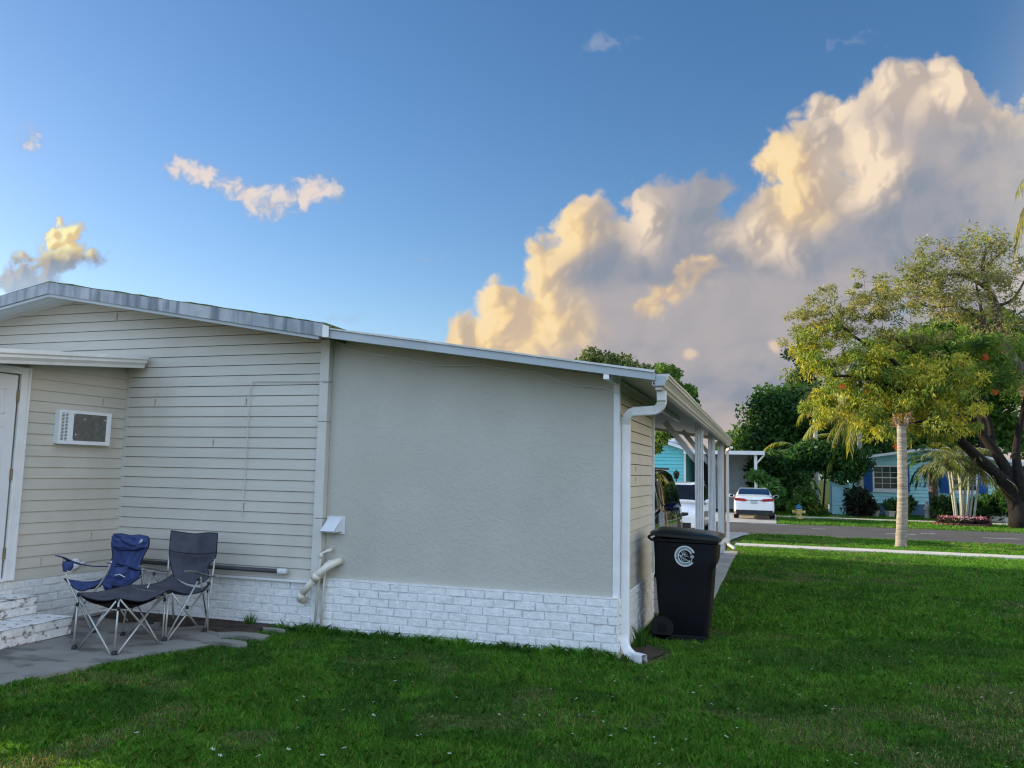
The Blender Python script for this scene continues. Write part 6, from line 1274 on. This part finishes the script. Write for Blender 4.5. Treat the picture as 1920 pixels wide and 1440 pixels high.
# hydrant
hy = thing('fire_hydrant', 'cream yellow fire hydrant with blue cap by the far sidewalk', 'hydrant', tuple(on_ground(1498, 973)))
hp = on_ground(1498, 973); mb = MB(); mb.lathe((hp[0], hp[1], -.3), [(.20, 0), (.20, .05), (.14, .07), (.14, .40), (.17, .42), (.17, .46), (.15, .48), (0, .48)], 16); mb.build('barrel', M['hyd_yellow'], hy, smooth=True)
mb = MB(); mb.lathe((hp[0] - .3, hp[1], .03), [(.0, 0), (.09, 0), (.09, .08), (.07, .09), (.07, .51), (.09, .52), (.09, .6), (0, .6)], 12, (1, 0, 0)); mb.lathe((hp[0], hp[1] - .12, .03), [(.0, .12), (.11, .12), (.11, .0), (.0, 0)], 12, (0, -1, 0)); mb.build('outlet', M['hyd_yellow'], hy)
mb = MB(); mb.lathe((hp[0], hp[1], .18), [(.17, 0), (.165, .08), (.12, .16), (.04, .19), (.04, .24), (0, .25)], 16); mb.build('cap', M['hyd_blue'], hy, smooth=True)
# garden things
def statue():
    o = thing('garden_statue', 'small pale standing statue beside the dark palm trunk', 'statue', tuple(gp(1739, 968, 46.5))); p = gp(1739, 968, 46.5)
    mb = MB(); mb.lathe(p, [(.14, 0), (.14, .08), (.11, .10), (.13, .3), (.10, .5), (.12, .62), (.09, .72), (.04, .76), (.07, .80), (.075, .87), (.04, .93), (0, .94)], 12); mb.tube([p + [-.1, 0, .62], p + [-.16, -.05, .48], p + [-.05, -.12, .42]], [.04, .035, .03], 6); mb.tube([p + [.1, 0, .62], p + [.15, -.05, .48], p + [.05, -.12, .5]], [.04, .035, .03], 6); mb.build('figure', M['stone'], o, smooth=True)
statue()
o = thing('garden_lamp', 'small white pagoda shaped garden lamp left of the palm clump', 'lamp', tuple(gp(1767, 966, 46))); p = gp(1767, 966, 46); mb = MB(); mb.lathe(p, [(.03, 0), (.03, .12), (.20, .14), (.20, .2), (.05, .36), (.04, .42), (0, .44)], 6); mb.build('shade', M['white_trim'], o)
for i, (u, v, s, l) in enumerate([(1669, 968, .26, 'cream rectangular planter beneath the left shuttered window'), (1642, 968, .20, 'grey stone bowl planter beside the spiky shrub')]):
    p = gp(u, v, 46.8); o = thing('planter', l, 'planter', tuple(p), 'planters before the blue shuttered house'); mb = MB(); mb.lathe(p, [(s * .7, 0), (s, .28), (s * 1.1, .3), (s * 1.1, .34), (s * .9, .34), (s * .8, .26), (0, .26)], 4 if i == 0 else 12); mb.build('pot', M['pot'] if i == 0 else M['stone'], o)
    leaves('plant', o, np.array([p + [0, 0, .55]]), np.array([.25]), 90, .22, .05, GREEN_D, np.random.default_rng(9), shell=.1)
o = thing('black_barrel', 'black barrel standing behind the palm clump stems', 'barrel', tuple(gp(1795, 966, 46))); p = gp(1795, 966, 46); mb = MB(); mb.lathe(p, [(.2, 0), (.24, .3), (.24, .6), (.2, .85), (0, .85)], 14); mb.build('drum', M['black'], o, smooth=True)
rg = np.random.default_rng(91); T = []
for i, (u, v, s) in enumerate([(1868, 972, .32), (1883, 968, .42), (1897, 972, .3)]):
    p = gp(u, v, 44.5); mb = MB(); mb.lathe(p, [(s * .9, -.05), (s, .1), (s * .8, .28), (s * .3, .38), (0, .39)], 7); v_ = [(x + rg.normal() * .03, y + rg.normal() * .03, z + rg.normal() * .03) for x, y, z in mb.v]; mb.v = v_
    tag(mb.build('garden_rock', M['stone'], loc=tuple(p)), ['small rock, leftmost by the leaning trunk', 'largest pale rock by the leaning trunk', 'rock half behind the leaning trunk'][i], 'rock', 'rocks by the leaning trunk')

# ---------------------------------------------------------------- grass
rg = np.random.default_rng(101)
def vnoise(x, y, s, seed):
    r = np.random.default_rng(seed); g = r.uniform(0, 1, (256, 256)); X = x * s; Y = y * s; i = np.floor(X).astype(int); j = np.floor(Y).astype(int); u = X - i; v = Y - j; u = u * u * (3 - 2 * u); v = v * v * (3 - 2 * v)
    f = lambda a, b: g[a % 256, b % 256]; return (f(i, j) * (1 - u) + f(i + 1, j) * u) * (1 - v) + (f(i, j + 1) * (1 - u) + f(i + 1, j + 1) * u) * v
def lawn_mask(x, y):
    m = np.ones(len(x), bool)
    xe = np.interp(y, [4.0, 4.7, 5.3, 5.9, 6.2, 6.5, 6.85, 7.1, 7.5], [-5.72, -5.52, -5.40, -5.22, -5.08, -5.0, -5.13, -5.0, -5.02]); m &= ~((y < 7.5) & (x < xe + .0))
    m &= ~((y > 7.43) & (y < 7.6) & (x < -1.36)); m &= ~((y >= 7.5) & (y < 9.9) & (x < -1.36)); m &= ~((y >= 9.9) & (y < 29.6) & (x < -1.1) & (x > -13)); m &= ~((y > 9.85) & (y < 19.42) & (x < -.78))
    m &= ~((y > 8.48) & (y < 9.1) & (x > -1.2) & (x < -.66)); m &= ~((y > 21.98) & (y < 23.27) & (x > -1.0)); m &= ~((y > 29.5) & (y < 36.5)); m &= ~((x < -.9) & (y > 23.2) & (y < 29.6)); m &= ~((y > 36) & (x < .15)); m &= ~((y > 42.4) & (y < 43.8))
    m &= ~(((x + 1.18) / .26) ** 2 + ((y - 7.75) / .45) ** 2 < 1); return m
def grass(name, x0, x1, y0, y1, n, h, w, fan=True):
    y = rg.uniform(y0, y1, n) if not fan else y0 + (y1 - y0) * rg.uniform(0, 1, n) ** 1.25; x = x0 + (x1 - x0) * rg.uniform(0, 1, n)
    if fan: xl = -1.02 * y - 1.2; xr = .36 * y + 1.6; x = xl + (np.minimum(xr, 1e9) - xl) * rg.uniform(0, 1, n)
    k = lawn_mask(x, y); x, y = x[k], y[k]; n = len(x)
    p1 = vnoise(x, y, 1.1, 1) * .6 + vnoise(x, y, 3.1, 2) * .4; p2 = vnoise(x, y, .55, 3) * .5 + vnoise(x, y, 2.3, 4) * .5; p3 = vnoise(x, y, 6.5, 6)
    keep = rg.uniform(0, 1, n) < np.clip(1.25 - 1.3 * (p2 > .64) * .5 - .35 * (p3 < .28), .15, 1); x, y, p1, p2, p3 = x[keep], y[keep], p1[keep], p2[keep], p3[keep]; n = len(x)
    z = gzv(y); hh = h * rg.uniform(.45, 1.25, n) * (.5 + .6 * p1 + .5 * vnoise(x, y, 10, 9)) * (1 - .35 * (p2 > .62)); a = rg.uniform(0, 6.28, n); lean = rg.uniform(.25, 1.25, n) * hh; la = rg.uniform(0, 6.28, n)
    ww = w * rg.uniform(.6, 1.3, n); bx = np.cos(a) * ww / 2; by = np.sin(a) * ww / 2
    m1 = np.stack([x + np.cos(la) * lean * .35, y + np.sin(la) * lean * .35, z + hh * .6], 1); tip = np.stack([x + np.cos(la) * lean, y + np.sin(la) * lean, z + hh * rg.uniform(.75, 1.0, n)], 1)
    A_ = np.stack([x - bx, y - by, z - .004], 1); B_ = np.stack([x + bx, y + by, z - .004], 1); o = np.stack([bx, by, 0 * bx], 1)
    V = np.stack([A_, B_, m1 + o * .8, tip, m1 - o * .8], 1).reshape(-1, 3); idx = np.arange(n)[:, None] * 5; Fq = np.concatenate([idx + np.array([[0, 1, 2, 4]]), idx + np.array([[4, 2, 3, 3]])], 1)
    Fq = (idx + np.array([[0, 1, 2, 3, 4]]))
    g0 = np.array([.038, .170, .013]); g1 = np.array([.115, .265, .026]); dry = np.array([.27, .24, .10]); dk = np.array([.018, .095, .012])
    t = rg.uniform(0, 1, (n, 1)); C = g0 + (g1 - g0) * t; C = np.where((p1 < .42)[:, None], C * .5 + dk * .5, C); pd = np.clip((p2 - .62) * 2.4, 0, .45) + .05; isdry = rg.uniform(0, 1, n) < pd; C = np.where(isdry[:, None], dry * rg.uniform(.6, 1.2, (n, 1)), C); C = C * rg.uniform(.7, 1.3, (n, 1)) * (.62 + .76 * vnoise(x, y, 13, 7) * .6 + .76 * vnoise(x, y, 5, 8) * .4)[:, None]
    o = fastmesh(name, V, Fq, np.clip(np.repeat(C, 5, 0), 0, 1), M['grass']); tag(o, kind='stuff'); o['label'] = 'short green lawn grass'; o['category'] = 'grass'; return o
NG = 1.0
grass('lawn_grass', 0, 0, 3.2, 9.5, int(680000 * NG), .042, .0042)
grass('lawn_grass', 0, 0, 9.5, 22, int(380000 * NG), .05, .010)
grass('verge_grass', -1, 22, 22, 29.6, int(120000 * NG), .06, .018, fan=False)
grass('far_verge_grass', -1, 24, 36.4, 50, int(110000 * NG), .07, .03, fan=False)
grass('wall_edge_grass', -4.95, -1.36, 7.33, 7.455, 5200, .085, .006, fan=False)
# taller tufts along the walls
def tuft(px, py, Y, n, h, label):
    p = at(px, py, Y); x, y = p[0], p[1]; rg = np.random.default_rng(int(px)); a = rg.uniform(0, 6.28, n); r = rg.uniform(0, .06, n); X = x + r * np.cos(a); Yy = y + r * np.sin(a) * .6; hh = h * rg.uniform(.4, 1, n); le = rg.uniform(.1, .6, n) * hh; w = .004
    A_ = np.stack([X - w, Yy, 0 * X], 1); B_ = np.stack([X + w, Yy, 0 * X], 1); m_ = np.stack([X + np.cos(a) * le * .3, Yy + np.sin(a) * le * .3, hh * .6], 1); T_ = np.stack([X + np.cos(a) * le, Yy + np.sin(a) * le, hh], 1); o = np.array([w * .8, 0, 0])
    V = np.stack([A_, B_, m_ + o, T_, m_ - o], 1).reshape(-1, 3); C = np.array([.05, .13, .02]) * rg.uniform(.5, 1.3, (n, 1))
    tag(fastmesh('grass_tuft', V, np.arange(5 * n).reshape(n, 5), np.repeat(C, 5, 0), M['grass'], loc=(x, y, 0)), label, 'grass tuft', 'grass tufts along the walls')
tuft(467, 1180, 7.38, 70, .16, 'grass tuft against the white block wall left of the pipes'); tuft(585, 1180, 7.42, 60, .12, 'grass tuft left of the water pipes'); tuft(1200, 1185, 8.1, 80, .24, 'tall grass tuft between the downspout and the bin')
tuft(625, 1185, 7.40, 60, .10, 'low grass tuft right of the water pipes'); tuft(720, 1188, 7.40, 24, .12, 'thin grass tuft at the stucco wall foot'); tuft(1172, 1225, 7.35, 40, .10, 'grass tuft under the downspout elbow')
# white starry blossoms fallen in the grass
n = 260; rg = np.random.default_rng(111); y = 4.6 + 17 * rg.uniform(0, 1, n) ** 1.3; x = (-.85 * y) + (1.15 * y) * rg.uniform(0, 1, n) ** .62; k = lawn_mask(x, y); x, y = x[k], y[k]; spots = [tuple(on_ground(*p))[:2] for p in ((645, 1417), (604, 1431), (540, 1420), (483, 1433), (412, 1432), (255, 1388), (842, 1428), (740, 1288), (700, 1354), (1300, 1310), (1080, 1322), (398, 1420), (1362, 1395))]
V = []; C = []
for (a, b), s in [((x[i], y[i]), rg.uniform(.006, .010) * (1 + .05 * y[i])) for i in range(len(x))] + [(p, .017) for p in spots]:
    z = gz(b) + .045; th = rg.uniform(0, 6.28); tl = rg.uniform(-.5, .5)
    for q in range(5):
        t = th + q * 1.2566; d = np.array([math.cos(t), math.sin(t), tl * math.cos(t) + .15]); e = np.array([-math.sin(t), math.cos(t), 0]); c_ = np.array([a, b, z]); V += [c_, c_ + d * s * .6 + e * s * .28, c_ + d * s, c_ + d * s * .6 - e * s * .28]; C += [(.75, .77, .72)] * 4
V = np.array(V); o = fastmesh('fallen_blossoms', V, np.arange(len(V)).reshape(-1, 4), np.array(C), M['petal']); tag(o, kind='stuff'); o['label'] = 'small white blossoms scattered in the lawn'; o['category'] = 'blossoms'
# leaf litter and thatch flecks
